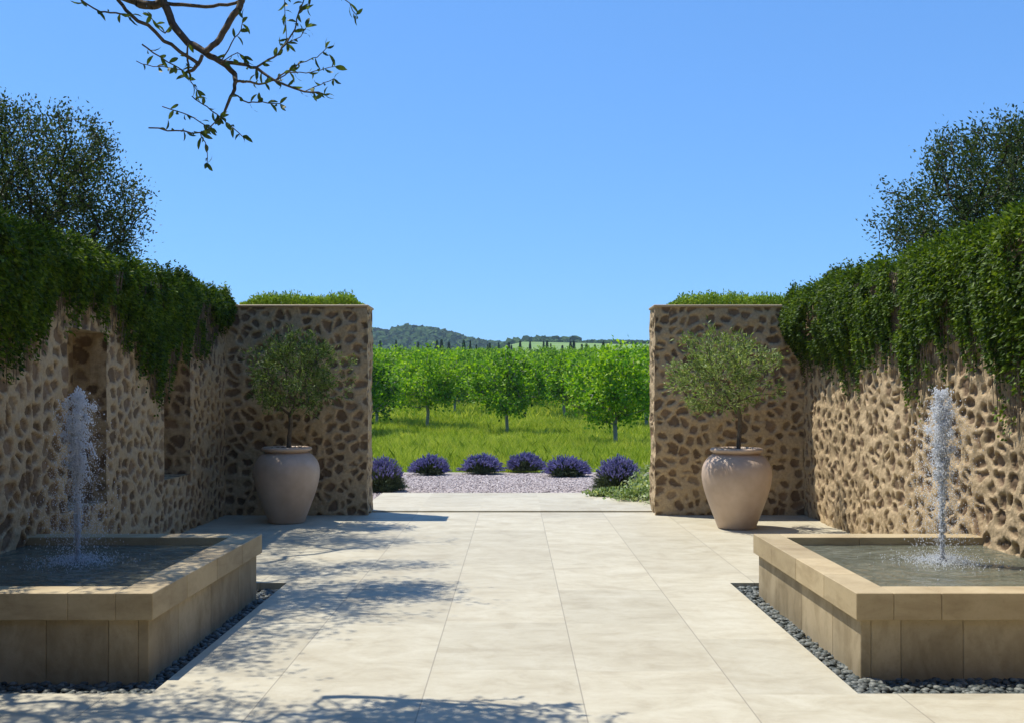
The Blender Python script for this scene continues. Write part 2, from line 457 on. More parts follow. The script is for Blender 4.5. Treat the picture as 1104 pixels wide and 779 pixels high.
def woods():
    # wood on the left hill
    n = 15000
    x = rng.uniform(-420, 40, n); y = rng.uniform(640, 960, n)
    z = hillz(x, y); keep = (z > 14) & (vnoise(x * .02, y * .02, 8) > .12)
    x, y, z = x[keep], y[keep], z[keep]
    r = rng.uniform(2.0, 4.2, len(x))
    V, Q = scatter_blobs(np.stack([x, y, z + r * .4], -1), np.stack([r, r, r * 1.0], -1), 0, .35)
    o = mesh_np('wood', V, Q, M['woodhill'])
    tag(o, 'dark bluish wood covering the rounded hill beyond the orchard', 'woodland', kind='stuff')
    # wood along the right ridge
    n = 9000
    x = rng.uniform(-5, 420, n); y = rng.uniform(585, 660, n)
    x2 = rng.uniform(-60, 460, 3000); y2 = rng.uniform(1040, 1150, 3000)
    thr = 600 + 22 * np.sin(x * .06) + 14 * np.sin(x * .17 + 1)
    keep = (y > thr) & (x * 600 / y > 6)
    x = np.concatenate([x[keep], x2]); y = np.concatenate([y[keep], y2]); z = hillz(x, y)
    r = rng.uniform(1.0, 2.0, len(x))
    V, Q = scatter_blobs(np.stack([x, y, z + r * .3], -1), np.stack([r, r, r * .9], -1), 0, .35)
    o = mesh_np('wood', V, Q, M['woodhill'])
    tag(o, 'low dark strip of wood above the pale green far field', 'woodland', kind='stuff')
woods()

# ------------------------------------------------------------------ leaves and branches
def unit(v): return v / np.maximum(np.linalg.norm(v, axis=-1, keepdims=True), 1e-9)

def leaf_mesh(P, D, size, width, r=rng, fold=.25):
    """P base points, D directions (n,3); returns V,F quads (diamond, folded)"""
    n = len(P); D = unit(D)
    Rn = r.normal(size=(n, 3)); W = unit(np.cross(D, Rn)); Nn = np.cross(W, D)
    size = (np.ones(n) * size)[:, None]; width = (np.ones(n) * width)[:, None]
    a = P; t = P + D * size; m = P + D * size * .45 + Nn * size * fold * .3
    V = np.stack([a, m + W * width * .5, t, m - W * width * .5], 1).reshape(-1, 3)
    i = np.arange(n)[:, None] * 4
    return V, np.concatenate([i, i + 1, i + 2, i + 3], 1)

def oval_leaf_mesh(P, D, size, width, r=rng):
    n = len(P); D = unit(D); W = unit(np.cross(D, r.normal(size=(n, 3)))); Nn = np.cross(W, D)
    size = size[:, None]; width = width[:, None]
    prof = [(0, 0), (.16, .30), (.42, .50), (.70, .42), (.88, .22), (1, 0), (.88, -.22), (.70, -.42), (.42, -.50), (.16, -.30)]
    V = np.stack([P + D * size * a + W * width * b + Nn * size * (.10 * np.sin(a * 3.1) + .12 * abs(b)) for a, b in prof], 1).reshape(-1, 3)
    i = np.arange(n)[:, None] * 10
    q = [(0, 1, 9), (1, 2, 8, 9), (2, 3, 7, 8), (3, 4, 6, 7), (4, 5, 6)]
    T = np.concatenate([i + np.array([k]) for k in q if len(k) == 3]); Q = np.concatenate([i + np.array([k]) for k in q if len(k) == 4])
    return V, [T, Q]

def tubes(A, B, ra, rb, n=5):
    A = np.asarray(A, float); B = np.asarray(B, float); k = len(A)
    D = unit(B - A); up = np.where(np.abs(D[:, 2:3]) > .9, np.array([[1., 0, 0]]), np.array([[0, 0, 1.]]))
    U = unit(np.cross(D, up)); W = np.cross(D, U)
    ang = np.arange(n) * 2 * np.pi / n
    ring = U[:, None, :] * np.cos(ang)[None, :, None] + W[:, None, :] * np.sin(ang)[None, :, None]
    Va = A[:, None, :] + ring * np.asarray(ra)[:, None, None]; Vb = B[:, None, :] + ring * np.asarray(rb)[:, None, None]
    V = np.concatenate([Va, Vb], 1).reshape(-1, 3)
    j = np.arange(n); j2 = (j + 1) % n
    q = np.stack([j, j2, j2 + n, j + n], -1)[None] + (np.arange(k) * 2 * n)[:, None, None]
    return V, q.reshape(-1, 4)

def skeleton(trunk, pts, r0, ratio=.35, rmax=None, jag=.12, r=rng):
    """trunk: polyline; pts: attractors. returns edges A,B,ra,rb, nodes, tips"""
    nodes = [np.array(p, float) for p in trunk]; par = [-1] + list(range(len(trunk) - 1))
    path = [0.0]
    for i in range(1, len(trunk)): path.append(path[-1] + np.linalg.norm(nodes[i] - nodes[i - 1]))
    top = nodes[-1]; base_n = len(trunk)
    pts = pts[np.argsort(np.linalg.norm(pts - top, axis=1))]
    cap = base_n + len(pts) * 2
    NA = np.zeros((cap, 3)); PA = np.zeros(cap); n = base_n
    NA[:n] = nodes; PA[:n] = path
    start = max(0, base_n - 2)
    for p in pts:
        d = np.linalg.norm(NA[start:n] - p, axis=1)
        k = start + int(np.argmin(d + ratio * PA[start:n]))
        L = np.linalg.norm(p - NA[k])
        mid = (NA[k] + p) * .5 + r.normal(size=3) * L * jag
        NA[n] = mid; PA[n] = PA[k] + L * .5; par.append(k); n += 1
        NA[n] = p; PA[n] = PA[k] + L; par.append(n - 1); n += 1
    par = np.array(par); w = np.zeros(n); kids = np.zeros(n, int)
    for i in range(n - 1, 0, -1):
        if w[i] == 0: w[i] = 1.0
        w[par[i]] += w[i]; kids[par[i]] += 1
    rad = r0 * w ** .46
    if rmax: rad = np.minimum(rad, rmax)
    i = np.arange(1, n)
    rp = np.minimum(rad[par[i]], rad[i] * 1.25 + .0005)
    tips = np.where(kids[:n] == 0)[0]
    return NA[par[i]], NA[i], rp, rad[i], NA[:n], tips

def ellipsoid_pts(n, c, rad, r=rng, hollow=.35, noise_seed=3, ns=1.6, amp0=.66, amp1=.68):
    out = []
    while len(out) < n:
        v = r.normal(size=3); v /= np.linalg.norm(v)
        q = r.random() ** (1 / 3) * (1 - hollow) + hollow
        amp = amp0 + amp1 * float(vnoise(np.array([v[0] * ns + 5 + v[2]]), np.array([v[1] * ns + 9 - v[2] * ns]), noise_seed)[0])
        p = v * q * amp * np.array(rad)
        out.append(p + np.array(c))
    return np.array(out)

def tree(name, base, trunk, pts, r0, leafn, lsize, lwidth, barkm, leafm, r=rng, spread=.12, rmax=None, up=.3, ratio=.35, crownname='crown', bend=.5, outer_only=True, droop=0):
    root = empty(name, base)
    A, B, ra, rb, N_, tips = skeleton(trunk, pts, r0, ratio, rmax, r=r)
    V, Q = tubes(A, B, ra, rb, 6)
    mesh_np('trunk', V, Q, barkm, root, smooth=True)
    src = N_[len(trunk):]
    k = r.integers(0, len(src), leafn)
    P = src[k] + r.normal(size=(leafn, 3)) * spread
    c = pts.mean(0)
    D = unit(P - c) * .6 + r.normal(size=(leafn, 3)) * .7 + np.array([0, 0, up])
    V, Q = leaf_mesh(P, D, lsize * r.uniform(.7, 1.25, leafn), lwidth * r.uniform(.8, 1.2, leafn), r)
    mesh_np(crownname, V, Q, leafm, root)
    return root

# ------------------------------------------------------------------ rubble stone walls
def stone_patch(o, u, v, W, H, res, seed, holes=(), depth=.024, cell=.172, damp=True, uvoff=(0, 0), big_=.103):
    o, u, v = map(lambda a: np.array(a, float), (o, u, v)); nrm = np.cross(u, v)
    nu = max(2, int(round(W / res)) + 1); nv = max(2, int(round(H / res)) + 1)
    a = np.linspace(0, W, nu); b = np.linspace(0, H, nv)
    for h in holes:                       # grid lines exactly on hole edges
        for e in h[:2]: a[np.argmin(abs(a - e))] = e
        for e in h[2:]: b[np.argmin(abs(b - e))] = e
    A, Bv = np.meshgrid(a, b)
    X = A + uvoff[0] + 50; Y = Bv + uvoff[1] + 50
    wx = X + (fbm(X * 3.2, Y * 3.2, seed + 1) - .5) * .20; wy = (Y + (fbm(X * 3.2, Y * 3.2, seed + 2) - .5) * .18) * 1.12
    gx = np.floor(wx / cell).astype(np.int64); gy = np.floor(wy / cell).astype(np.int64)
    f1 = np.full(X.shape, 9.); f2 = f1.copy(); s1 = np.zeros(X.shape + (2,)); s2 = s1.copy(); idc = np.zeros(X.shape)
    for dx in (-1, 0, 1):
        for dy in (-1, 0, 1):
            cx, cy = gx + dx, gy + dy
            sx = (cx + .5 + (_h(cx, cy, 1, seed) - .5) * .8) * cell; sy = (cy + .5 + (_h(cx, cy, 2, seed) - .5) * .8) * cell
            d = np.hypot(wx - sx, wy - sy); s = np.stack([sx, sy], -1)
            cl = d < f1
            s2 = np.where(cl[..., None], s1, np.where((d < f2)[..., None], s, s2)); f2 = np.where(cl, f1, np.minimum(f2, d))
            s1 = np.where(cl[..., None], s, s1); idc = np.where(cl, _h(cx, cy, 5, seed), idc); f1 = np.where(cl, d, f1)
    bd = (f2 ** 2 - f1 ** 2) / (2 * np.linalg.norm(s2 - s1, axis=-1) + 1e-6)
    th = .008 + .020 * idc + (fbm(X * 14, Y * 14, seed + 5, 4) - .5) * .05
    ell = big_ - f1 * (1 + .2 * idc) + (fbm(X * 10, Y * 10, seed + 15) - .5) * .05
    kk = .03; hh = np.clip(.5 + .5 * (ell - bd) / kk, 0, 1)
    bd2 = ell * (1 - hh) + bd * hh - kk * hh * (1 - hh)       # smooth minimum: rounded stones
    m = smooth(th, th + .03, bd2 + .012)
    rough = (fbm(X * 9, Y * 9, seed + 7, 4) - .5) * .030 + (fbm(X * 40, Y * 40, seed + 8, 2) - .5) * .010
    big = (fbm(X * .9, Y * .9, seed + 11, 2) - .5) * .03
    hgt = big + rough - depth * m + depth * .35 * m * smooth(.04, .11, bd)
    if damp:
        e = np.minimum(np.minimum(A, W - A), np.minimum(Bv, H - Bv))
        for h in holes:
            dx = np.maximum(np.maximum(h[0] - A, A - h[1]), 0); dy = np.maximum(np.maximum(h[2] - Bv, Bv - h[3]), 0)
            e = np.minimum(e, np.hypot(dx, dy))
        hgt = hgt * smooth(-.005, .05, e) 
    P = o + A[..., None] * u + Bv[..., None] * v + hgt[..., None] * nrm
    idx = np.arange(nu * nv).reshape(nv, nu)
    Q = np.stack([idx[:-1, :-1], idx[:-1, 1:], idx[1:, 1:], idx[1:, :-1]], -1).reshape(-1, 4)
    if holes:
        ca = ((A[:-1, :-1] + A[1:, 1:]) / 2).ravel(); cb = ((Bv[:-1, :-1] + Bv[1:, 1:]) / 2).ravel()
        keep = np.ones(len(Q), bool)
        for h in holes: keep &= ~((ca > h[0]) & (ca < h[1]) & (cb > h[2]) & (cb < h[3]))
        Q = Q[keep]
    return P.reshape(-1, 3), Q, m.ravel(), idc.ravel()

def patches(name, plist, mat, parent=None, wobble=1.0):
    Vs, Qs, ms, ts = [], [], [], []; n = 0
    for V, Q, m, t in plist:
        x, y, z = V[:, 0], V[:, 1], V[:, 2]      # shared wobble keeps seams closed and corners uneven
        wob = lambda k: (fbm((x + y) * k + 40, z * k * 1.1 + 7, 61, 2) - .5)
        V = V + wobble * np.stack([wob(5) * .045, wob(5.7) * .03, 0 * z], -1) * smooth(WH + .01, WH - .12, z)[:, None]
        Vs.append(V); Qs.append(Q + n); ms.append(m); ts.append(t); n += len(V)
    return mesh_np(name, np.concatenate(Vs), np.concatenate(Qs), mat, parent, True, {'stone': np.concatenate(ms), 'tone': np.concatenate(ts)})

WH = 2.80
Z0 = -.15
XR, XL = 3.75, -3.9
PY0, PY1 = 13.75, 14.25
def walls():
    H = WH - Z0
    ex, ey, ez = (1, 0, 0), (0, 1, 0), (0, 0, 1); nx, ny = (-1, 0, 0), (0, -1, 0)
    # right side wall, faces -X.  u x v = normal -> u=(0,-1,0), v=z : (-1,0,0)
    r = empty('stone_wall', (XR, 11.1, 0)); r.location = (0, 0, 0)
    pl = [stone_patch((XR, 11.1, Z0), ny, ez, 5.6, H, .0135, 11, big_=.094, depth=.030),
          stone_patch((XR, 5.5, Z0), ny, ez, 7.5, H, .05, 11, uvoff=(5.6, 0)),
          stone_patch((XR, 11.1, Z0), ex, ez, .155, H, .02, 31),
          stone_patch((XR + .15, PY0 + .01, Z0), ny, ez, PY0 + .01 - 11.1, H, .016, 12, big_=.094)]
    pl[2] = stone_patch((XR + .15, 11.1, Z0), nx, ez, .15, H, .02, 31)
    pl.append(stone_patch((XR + .5, -2, Z0), ey, ez, 16.2, H, .1, 13))
    pl.append(stone_patch((XR + .5, -2, Z0), nx, ez, .5, H, .1, 14))
    patches('masonry', pl, M['wall'], r)
    m = MB(); m.box(XR + .004, XR + .52, -2.01, 11.1, WH - .004, WH + .035, .01); m.box(XR + .154, XR + .52, 11.104, PY0 - .03, WH - .004, WH + .035, .01)
    m.build('cap', M['cap'], r)
    tag(r, 'sunlit rubble stone side wall under hanging ivy, pitted pale mortar', 'wall')
    # left side wall, faces +X: u=+Y, v=z : (1,0,0)
    l = empty('stone_wall', (0, 0, 0))
    n1 = (1100 * 3.9 / (555 - 73), 1100 * 3.9 / (555 - 115), .60, 2.20)
    n2 = (1100 * 3.9 / (555 - 177), 1100 * 3.9 / (555 - 205), .67, 2.15)
    y0 = 5.8
    holes = [(a - y0, b - y0, c - Z0, d - Z0) for a, b, c, d in (n1, n2)]
    pl = [stone_patch((XL, y0, Z0), ey, ez, PY0 + .01 - y0, H, .0145, 21, holes),
          stone_patch((XL, -2, Z0), ey, ez, 7.8, H, .05, 22),
          stone_patch((XL - .5, 14.2, Z0), ny, ez, 16.2, H, .1, 23),
          stone_patch((XL - .5, -2, Z0), ex, ez, .5, H, .1, 24)]
    patches('masonry', pl, M['wall'], l, .35)
    dp = .32
    for k, (a, b, c, d) in enumerate((n1, n2)):
        q = [stone_patch((XL - dp, a, c), ey, ez, b - a, d - c, .02, 41 + k, depth=.02),
             stone_patch((XL - dp, b, c), ex, ez, dp, d - c, .02, 43 + k, depth=.018),
             stone_patch((XL, a, c), nx, ez, dp, d - c, .04, 45 + k),
             stone_patch((XL - dp, a, c), ex, ey, dp, b - a, .04, 47 + k, depth=.005),
             stone_patch((XL - dp, b, d), ex, ny, dp, b - a, .04, 49 + k)]
        patches('niche', q, M['wall'], l, .35)
    m = MB(); m.box(XL - .52, XL - .004, -2.01, PY0 - .03, WH - .004, WH + .035, .01); m.build('cap', M['cap'], l)
    tag(l, 'shaded rubble stone side wall with two tall recessed niches', 'wall')
    # end piers facing the camera: u=+X, v=z: normal -Y
    for (x0, x1, lab, seed) in ((XL - .5, -1.99, 'rubble stone end wall behind the shaded pot, dark and in shade', 51), (1.89, XR + .65, 'rubble stone end wall behind the paler clay pot, sunlit at its edge', 61)):
        p = empty('stone_wall', (0, 0, 0))
        inner_left = x0 > 0
        pl = [stone_patch((x0, PY0, Z0), ex, ez, x1 - x0, H, .0165, seed, cell=.165, big_=.094),
              stone_patch((x1, PY1, Z0), nx, ez, x1 - x0, H, .05, seed + 1)]
        if inner_left: pl.append(stone_patch((x0, PY1, Z0), ny, ez, PY1 - PY0, H, .015, seed + 2)); pl.append(stone_patch((x1, PY0, Z0), ey, ez, .5, H, .08, seed + 3))
        else: pl.append(stone_patch((x1, PY0, Z0), ey, ez, PY1 - PY0, H, .015, seed + 2)); pl.append(stone_patch((x0, PY1, Z0), ny, ez, .5, H, .08, seed + 3))
        patches('masonry', pl, M['wall'], p)
        m = MB(); m.box(x0 - .02, x1 + .02, PY0 - .022, PY1 + .02, WH - .004, WH + .03, .01); m.build('cap', M['cap'], p)
        tag(p, lab, 'wall')
walls()

# ------------------------------------------------------------------ paving, trough, gravel
TY0, TY1 = 5.50, 8.77
TRX, TLX = 1.85, -1.96
def paving():
    m = MB()
    def quad(x0, x1, y0, y1, z=0):
        m.add([(x0, y0, z), (x1, y0, z), (x1, y1, z), (x0, y1, z)], [(0, 1, 2, 3)])
    quad(-4.3, 4.3, -2.2, TY0); quad(-4.3, 4.3, TY1, 14.12); quad(TLX, TRX, TY0, TY1)
    for (x0, x1) in ((TRX, 4.3), (-4.3, TLX)):
        m.add([(x0, TY0, 0), (x1, TY0, 0), (x1, TY0, -.14), (x0, TY0, -.14)], [(0, 1, 2, 3)])
        m.add([(x0, TY1, 0), (x1, TY1, 0), (x1, TY1, -.14), (x0, TY1, -.14)], [(3, 2, 1, 0)])
        xe = x0 if x0 > 0 else x1
        m.add([(xe, TY0, 0), (xe, TY1, 0), (xe, TY1, -.14), (xe, TY0, -.14)], [(0, 1, 2, 3)])
    o = m.build('paving', M['paving']); tag(o, kind='structure')
    m = MB()
    m.box(TRX - .02, 4.2, TY0 - .02, TY1 + .02, -.16, -.12); m.box(-4.2, TLX + .02, TY0 - .02, TY1 + .02, -.16, -.12)
    o = m.build('drain_channel', M['trough']); tag(o, kind='structure')
    m = MB(); m.box(-2.17, 2.17, 14.13, 16.75, -.12, .022, .004)
    o = m.build('threshold_slab', M['slab']); tag(o, kind='structure')
    m = MB(); m.box(-7, 7, 14.0, 22.2, -.18, -.045)
    o = m.build('gravel_path', M['gravelbed']); tag(o, kind='structure')
paving()

def pebbles():
    for (x0, x1, lab, sgn) in ((TRX, 2.06, 'dark grey river pebbles round the sunlit fountain', 1), (-2.15, TLX, 'dark grey river pebbles round the shaded fountain', -1)):
        n = 2600
        xa = rng.uniform(x0, x1, n); ya = rng.uniform(TY0 + .01, TY1 - .01, n)
        k = 2600
        xb = rng.uniform(x0, XR, k) if sgn > 0 else rng.uniform(XL, x1, k); yb = rng.uniform(TY0 + .01, 5.94, k)
        xc = rng.uniform(x0, XR, 900) if sgn > 0 else rng.uniform(XL, x1, 900); yc = rng.uniform(8.4, TY1 - .01, 900)
        x = np.concatenate([xa, xb, xc]); y = np.concatenate([ya, yb, yc]); z = rng.uniform(-.09, -.032, len(x)) - (0 if sgn > 0 else .022)
        r = rng.uniform(.011, .024, len(x))
        V, Q = scatter_blobs(np.stack([x, y, z], -1), np.stack([r * 1.25, r, r * .7], -1), 1, .07)
        o = mesh_np('pebbles', V, Q, M['pebble'], smooth=True)
        tag(o, lab, 'pebbles', kind='stuff')
pebbles()

def gravel():
    n = 42000
    y = rng.uniform(14.3, 22.1, n); x = rng.uniform(-3.9, 3.9, n)
    keep = ~((abs(x) < 2.18) & (y < 16.77)) & ((y > 16.2) | (abs(x) > 2.2))
    edge = 21.35 + .25 * np.sin(x * 1.7) + .15 * np.sin(x * 4.1)
    keep &= y < edge + rng.normal(size=n) * .12
    x, y = x[keep], y[keep]
    r = rng.uniform(.010, .022, len(x))
    V, Q = scatter_blobs(np.stack([x, y, -.042 + r * .3], -1), np.stack([r * 1.2, r, r * .8], -1), 0, .15)
    o = mesh_np('gravel', V, Q, M['gravel'])
    tag(o, 'pale lilac gravel between the threshold slab and the lavender', 'gravel', kind='stuff')
gravel()

# ------------------------------------------------------------------ fountains
def fountain(side, lab):
    root = empty('fountain', (0, 0, 0))
    xo = 1.963 if side > 0 else -2.08
    xw = XR + .02 if side > 0 else XL - .02
    yf, yb = 5.86, 8.40
    ov, cw, ct, top = .037, .215, .157, .472
    sg = side
    def X(a, b): return (min(a, b), max(a, b))
    # coping stones
    m = MB(); g = .0007
    cuts = [yf, yf + .62, yf + 1.27, yf + 1.93, yb]
    for a, b in zip(cuts[:-1], cuts[1:]):
        x0, x1 = X(xo, xo + sg * cw); m.box(x0, x1, a + g, b - g, top - ct, top, .004)
    inner = xo + sg * cw
    for (ya, yb2) in ((yf, yf + cw), (yb - cw, yb)):
        cx = [inner, xo + sg * .49, xo + sg * 1.15, xw] if ya == yf else [inner, xo + sg * .8, xo + sg * 1.45, xw]
        for a, b in zip(cx[:-1], cx[1:]):
            x0, x1 = X(a + sg * g, b - sg * g); m.box(x0, x1, ya, yb2, top - ct, top, .004)
    m.build('coping', M['coping'], root)
    # pedestal panels
    m = MB(); px = xo + sg * ov; zt = top - ct - .001; t = .06
    cuts = [yf + ov, yf + .56, yf + 1.25, yf + 1.95, yb - ov]
    for a, b in zip(cuts[:-1], cuts[1:]):
        x0, x1 = X(px, px + sg * t); m.box(x0, x1, a + .001, b - .001, -.13, zt, .004)
    cx = [px + sg * t, xo + sg * .27, xo + sg * .63, xo + sg * 1.22, xw]
    for a, b in zip(cx[:-1], cx[1:]):
        x0, x1 = X(a + sg * .001, b - sg * .001); m.box(x0, x1, yf + ov, yf + ov + t, -.13, zt, .004)
        m.box(x0, x1, yb - ov - t, yb - ov, -.13, zt, .004)
    m.build('pedestal', M['panel'], root)
    # inner basin lining
    m = MB(); x0, x1 = X(px + sg * (t + .004), px + sg * .10)
    m.box(x0, x1, yf + .11, yb - .11, -.12, zt - .004)
    x0, x1 = X(px + sg * (t + .004), xw)
    m.box(x0, x1, yf + ov + t + .004, yf + .17, -.12, zt - .008); m.box(x0, x1, yb - .17, yb - ov - t - .004, -.12, zt - .008)
    m.build('basin', M['trough'], root)
    # water surface, gently rippled geometry
    xa, xb = X(inner - sg * .03, xw); ya, yb3 = yf + cw - .03, yb - cw + .03
    nx_, ny_ = 90, 120
    jx = 3.07 * 1.0 if side > 0 else -3.14; jy = 7.33
    gx, gy = np.meshgrid(np.linspace(xa, xb, nx_), np.linspace(ya, yb3, ny_))
    d = np.hypot(gx - jx, gy - jy)
    z = .300 + .12 + .006 * np.sin(d * 38) * np.exp(-d * 1.6) + .006 * (fbm(gx * 7, gy * 9, 3) - .5) + .02 * (vnoise(gx * 40, gy * 40, 4) - .5) * np.exp(-(d / .18) ** 2)
    idx = np.arange(nx_ * ny_).reshape(ny_, nx_)
    Q = np.stack([idx[:-1, :-1], idx[:-1, 1:], idx[1:, 1:], idx[1:, :-1]], -1).reshape(-1, 4)
    z = np.minimum(z, .45) - .012
    mesh_np('water', np.stack([gx, gy, z], -1).reshape(-1, 3), Q, M['water'], root, True)
    wz = .408
    m = MB(); m.lathe([(.0, wz + .035), (.022, wz + .035), (.03, wz + .03), (.034, wz - .02), (.05, wz - .03), (.05, wz - .09), (0, wz - .09)], 20, jx, jy)
    m.build('nozzle', M['metal'], root, True)
    # jet
    r = np.random.default_rng(5 if side > 0 else 6)
    P = []; Rr = []
    top_z = 1.66
    def put(x, y, z, s): P.append(np.stack([jx + x, jy + y, z], -1)); Rr.append(s)
    n = 5200                       # crown of the jet: ragged connected clots
    nc = 90
    cz = top_z - .03 - r.random(nc) ** 1.1 * .62
    sp = np.interp(cz, [1.05, 1.35, 1.55, 1.66], [.030, .042, .036, .016])
    cl = np.stack([r.normal(size=nc) * sp, r.normal(size=nc) * sp, cz], -1)
    ax = unit(r.normal(size=(nc, 3)) + np.array([0, 0, .8])); k = r.integers(0, nc, n)
    q = cl[k] + ax[k] * r.normal(size=(n, 1)) * .022 + r.normal(size=(n, 3)) * .012
    put(q[:, 0], q[:, 1], q[:, 2], r.uniform(.0010, .0048, n))
    n = 5200                       # falling spray
    z = .43 + 1.15 * r.random(n) ** .9; sg_ = np.interp(z, [.43, .9, 1.3, 1.6], [.125, .10, .08, .055])
    put(r.normal(size=n) * sg_, r.normal(size=n) * sg_, z, r.uniform(.0008, .0030, n))
    n = 1500                       # rising core
    z = .43 + r.random(n) * .95; s_ = np.interp(z, [.43, 1.3], [.006, .026])
    put(r.normal(size=n) * s_, r.normal(size=n) * s_, z, r.uniform(.0015, .0060, n))
    n = 2400                       # splash on the water
    a = r.random(n) * 6.283; d = np.abs(r.normal(size=n)) * .18
    put(np.cos(a) * d, np.sin(a) * d, wz + .004 + np.abs(r.normal(size=n)) * .035 * np.exp(-d * 4), r.uniform(.0008, .0034, n))
    P = np.concatenate(P); Rr = np.concatenate(Rr)
    V, Fq = scatter_blobs(P, np.stack([Rr, Rr, Rr * r.uniform(.9, 2.6, len(Rr))], -1), 0, .2, r=r)
    zz = np.linspace(wz, 1.3, 60)
    A = np.stack([jx + .008 * (vnoise(zz * 9, 0 * zz, 2) - .5), jy + .008 * (vnoise(zz * 9, 0 * zz, 3) - .5), zz], -1)
    rad = .006 + .006 * vnoise(zz * 25, 0 * zz, 7)
    Vt, Qt = tubes(A[:-1], A[1:], rad[:-1], rad[1:], 8)
    mesh_np('water_jet', np.concatenate([V, Vt]), [Fq, Qt + len(V)], M['spray'], root, True)
    tag(root, lab, 'fountain')
fountain(1, 'sunlit square limestone fountain basin with a bubbling water jet')
fountain(-1, 'shaded square limestone fountain basin with a tall white jet')

# ------------------------------------------------------------------ pots and olive trees
def pot(x, y, s, lab):
    root = empty('clay_pot', (x, y, 0))
    pr = [(.0, .0), (.215, .0), (.228, .012), (.246, .06), (.300, .2), (.358, .36), (.400, .50), (.418, .61), (.418, .69), (.400, .77), (.352, .845), (.298, .890), (.262, .908)]
    fine = []
    P = np.array(pr[2:]); tt = np.arange(len(P)); ti = np.linspace(0, len(P) - 1, 44)
    def cr(a):
        i = np.clip(ti.astype(int), 0, len(P) - 2); f = ti - i
        p0 = a[np.maximum(i - 1, 0)]; p1 = a[i]; p2 = a[i + 1]; p3 = a[np.minimum(i + 2, len(P) - 1)]
        return .5 * (2 * p1 + (p2 - p0) * f + (2 * p0 - 5 * p1 + 4 * p2 - p3) * f ** 2 + (3 * p1 - p0 - 3 * p2 + p3) * f ** 3)
    fine = [(0, 0), (.215, 0)] + list(zip(cr(P[:, 0]), cr(P[:, 1])))
    m = MB(); m.lathe([(r_ * s, z * s) for r_, z in fine], 64); m.build('body', M['pot'], root, True)
    rim = [(.258, .903), (.275, .917), (.300, .925), (.318, .940), (.320, .958), (.308, .972), (.285, .978), (.262, .972), (.250, .955), (.250, .80)]
    m = MB(); m.lathe([(r_ * s, z * s) for r_, z in rim], 64); m.build('rim', M['pot'], root, True)
    a = rng.random(260) * 6.283; d = np.sqrt(rng.random(260)) * .235
    m = MB(); m.lathe([(.252 * s, .925 * s), (.12, .945 * s), (0, .955 * s)], 32)
    V, Q = scatter_blobs(np.stack([np.cos(a) * d, np.sin(a) * d, .938 + rng.random(260) * .015], -1) * s, rng.uniform(.008, .02, 260), 0, .3)
    m.add(V, Q); m.build('soil', M['soil'], root)
    tag(root, lab, 'pot')
    return root
pot(2.70, 12.42, 1.0, 'big pale clay urn in half sun holding a bushy olive tree')
pot(-2.90, 12.98, .985, 'big clay urn in deep shade holding a round olive tree')

def olive(x, y, seed, c, rad, lab, zt=.95):
    r = np.random.default_rng(seed)
    trunk = [(0, 0, zt - .04), (.01, 0, zt + .14), (.03, .01, zt + .30), (.02, .0, zt + .42)]
    pts = ellipsoid_pts(190, c, rad, r, .25, seed, 2.6, .58, .95)
    t = tree('olive_tree', (x, y, 0), trunk, pts, .0034, 5600, .062, .017, M['bark'], M['olive'], r, .040, .034, .25)
    # thicker trunk foot
    tag(t, lab, 'tree')
olive(2.72, 12.42, 81, (-.15, 0, 1.90), (.56, .52, .46), 'bushy olive tree growing from the paler clay urn')
olive(-2.88, 12.98, 86, (.13, 0, 1.93), (.54, .5, .46), 'rounder olive tree growing from the urn in deep shade')

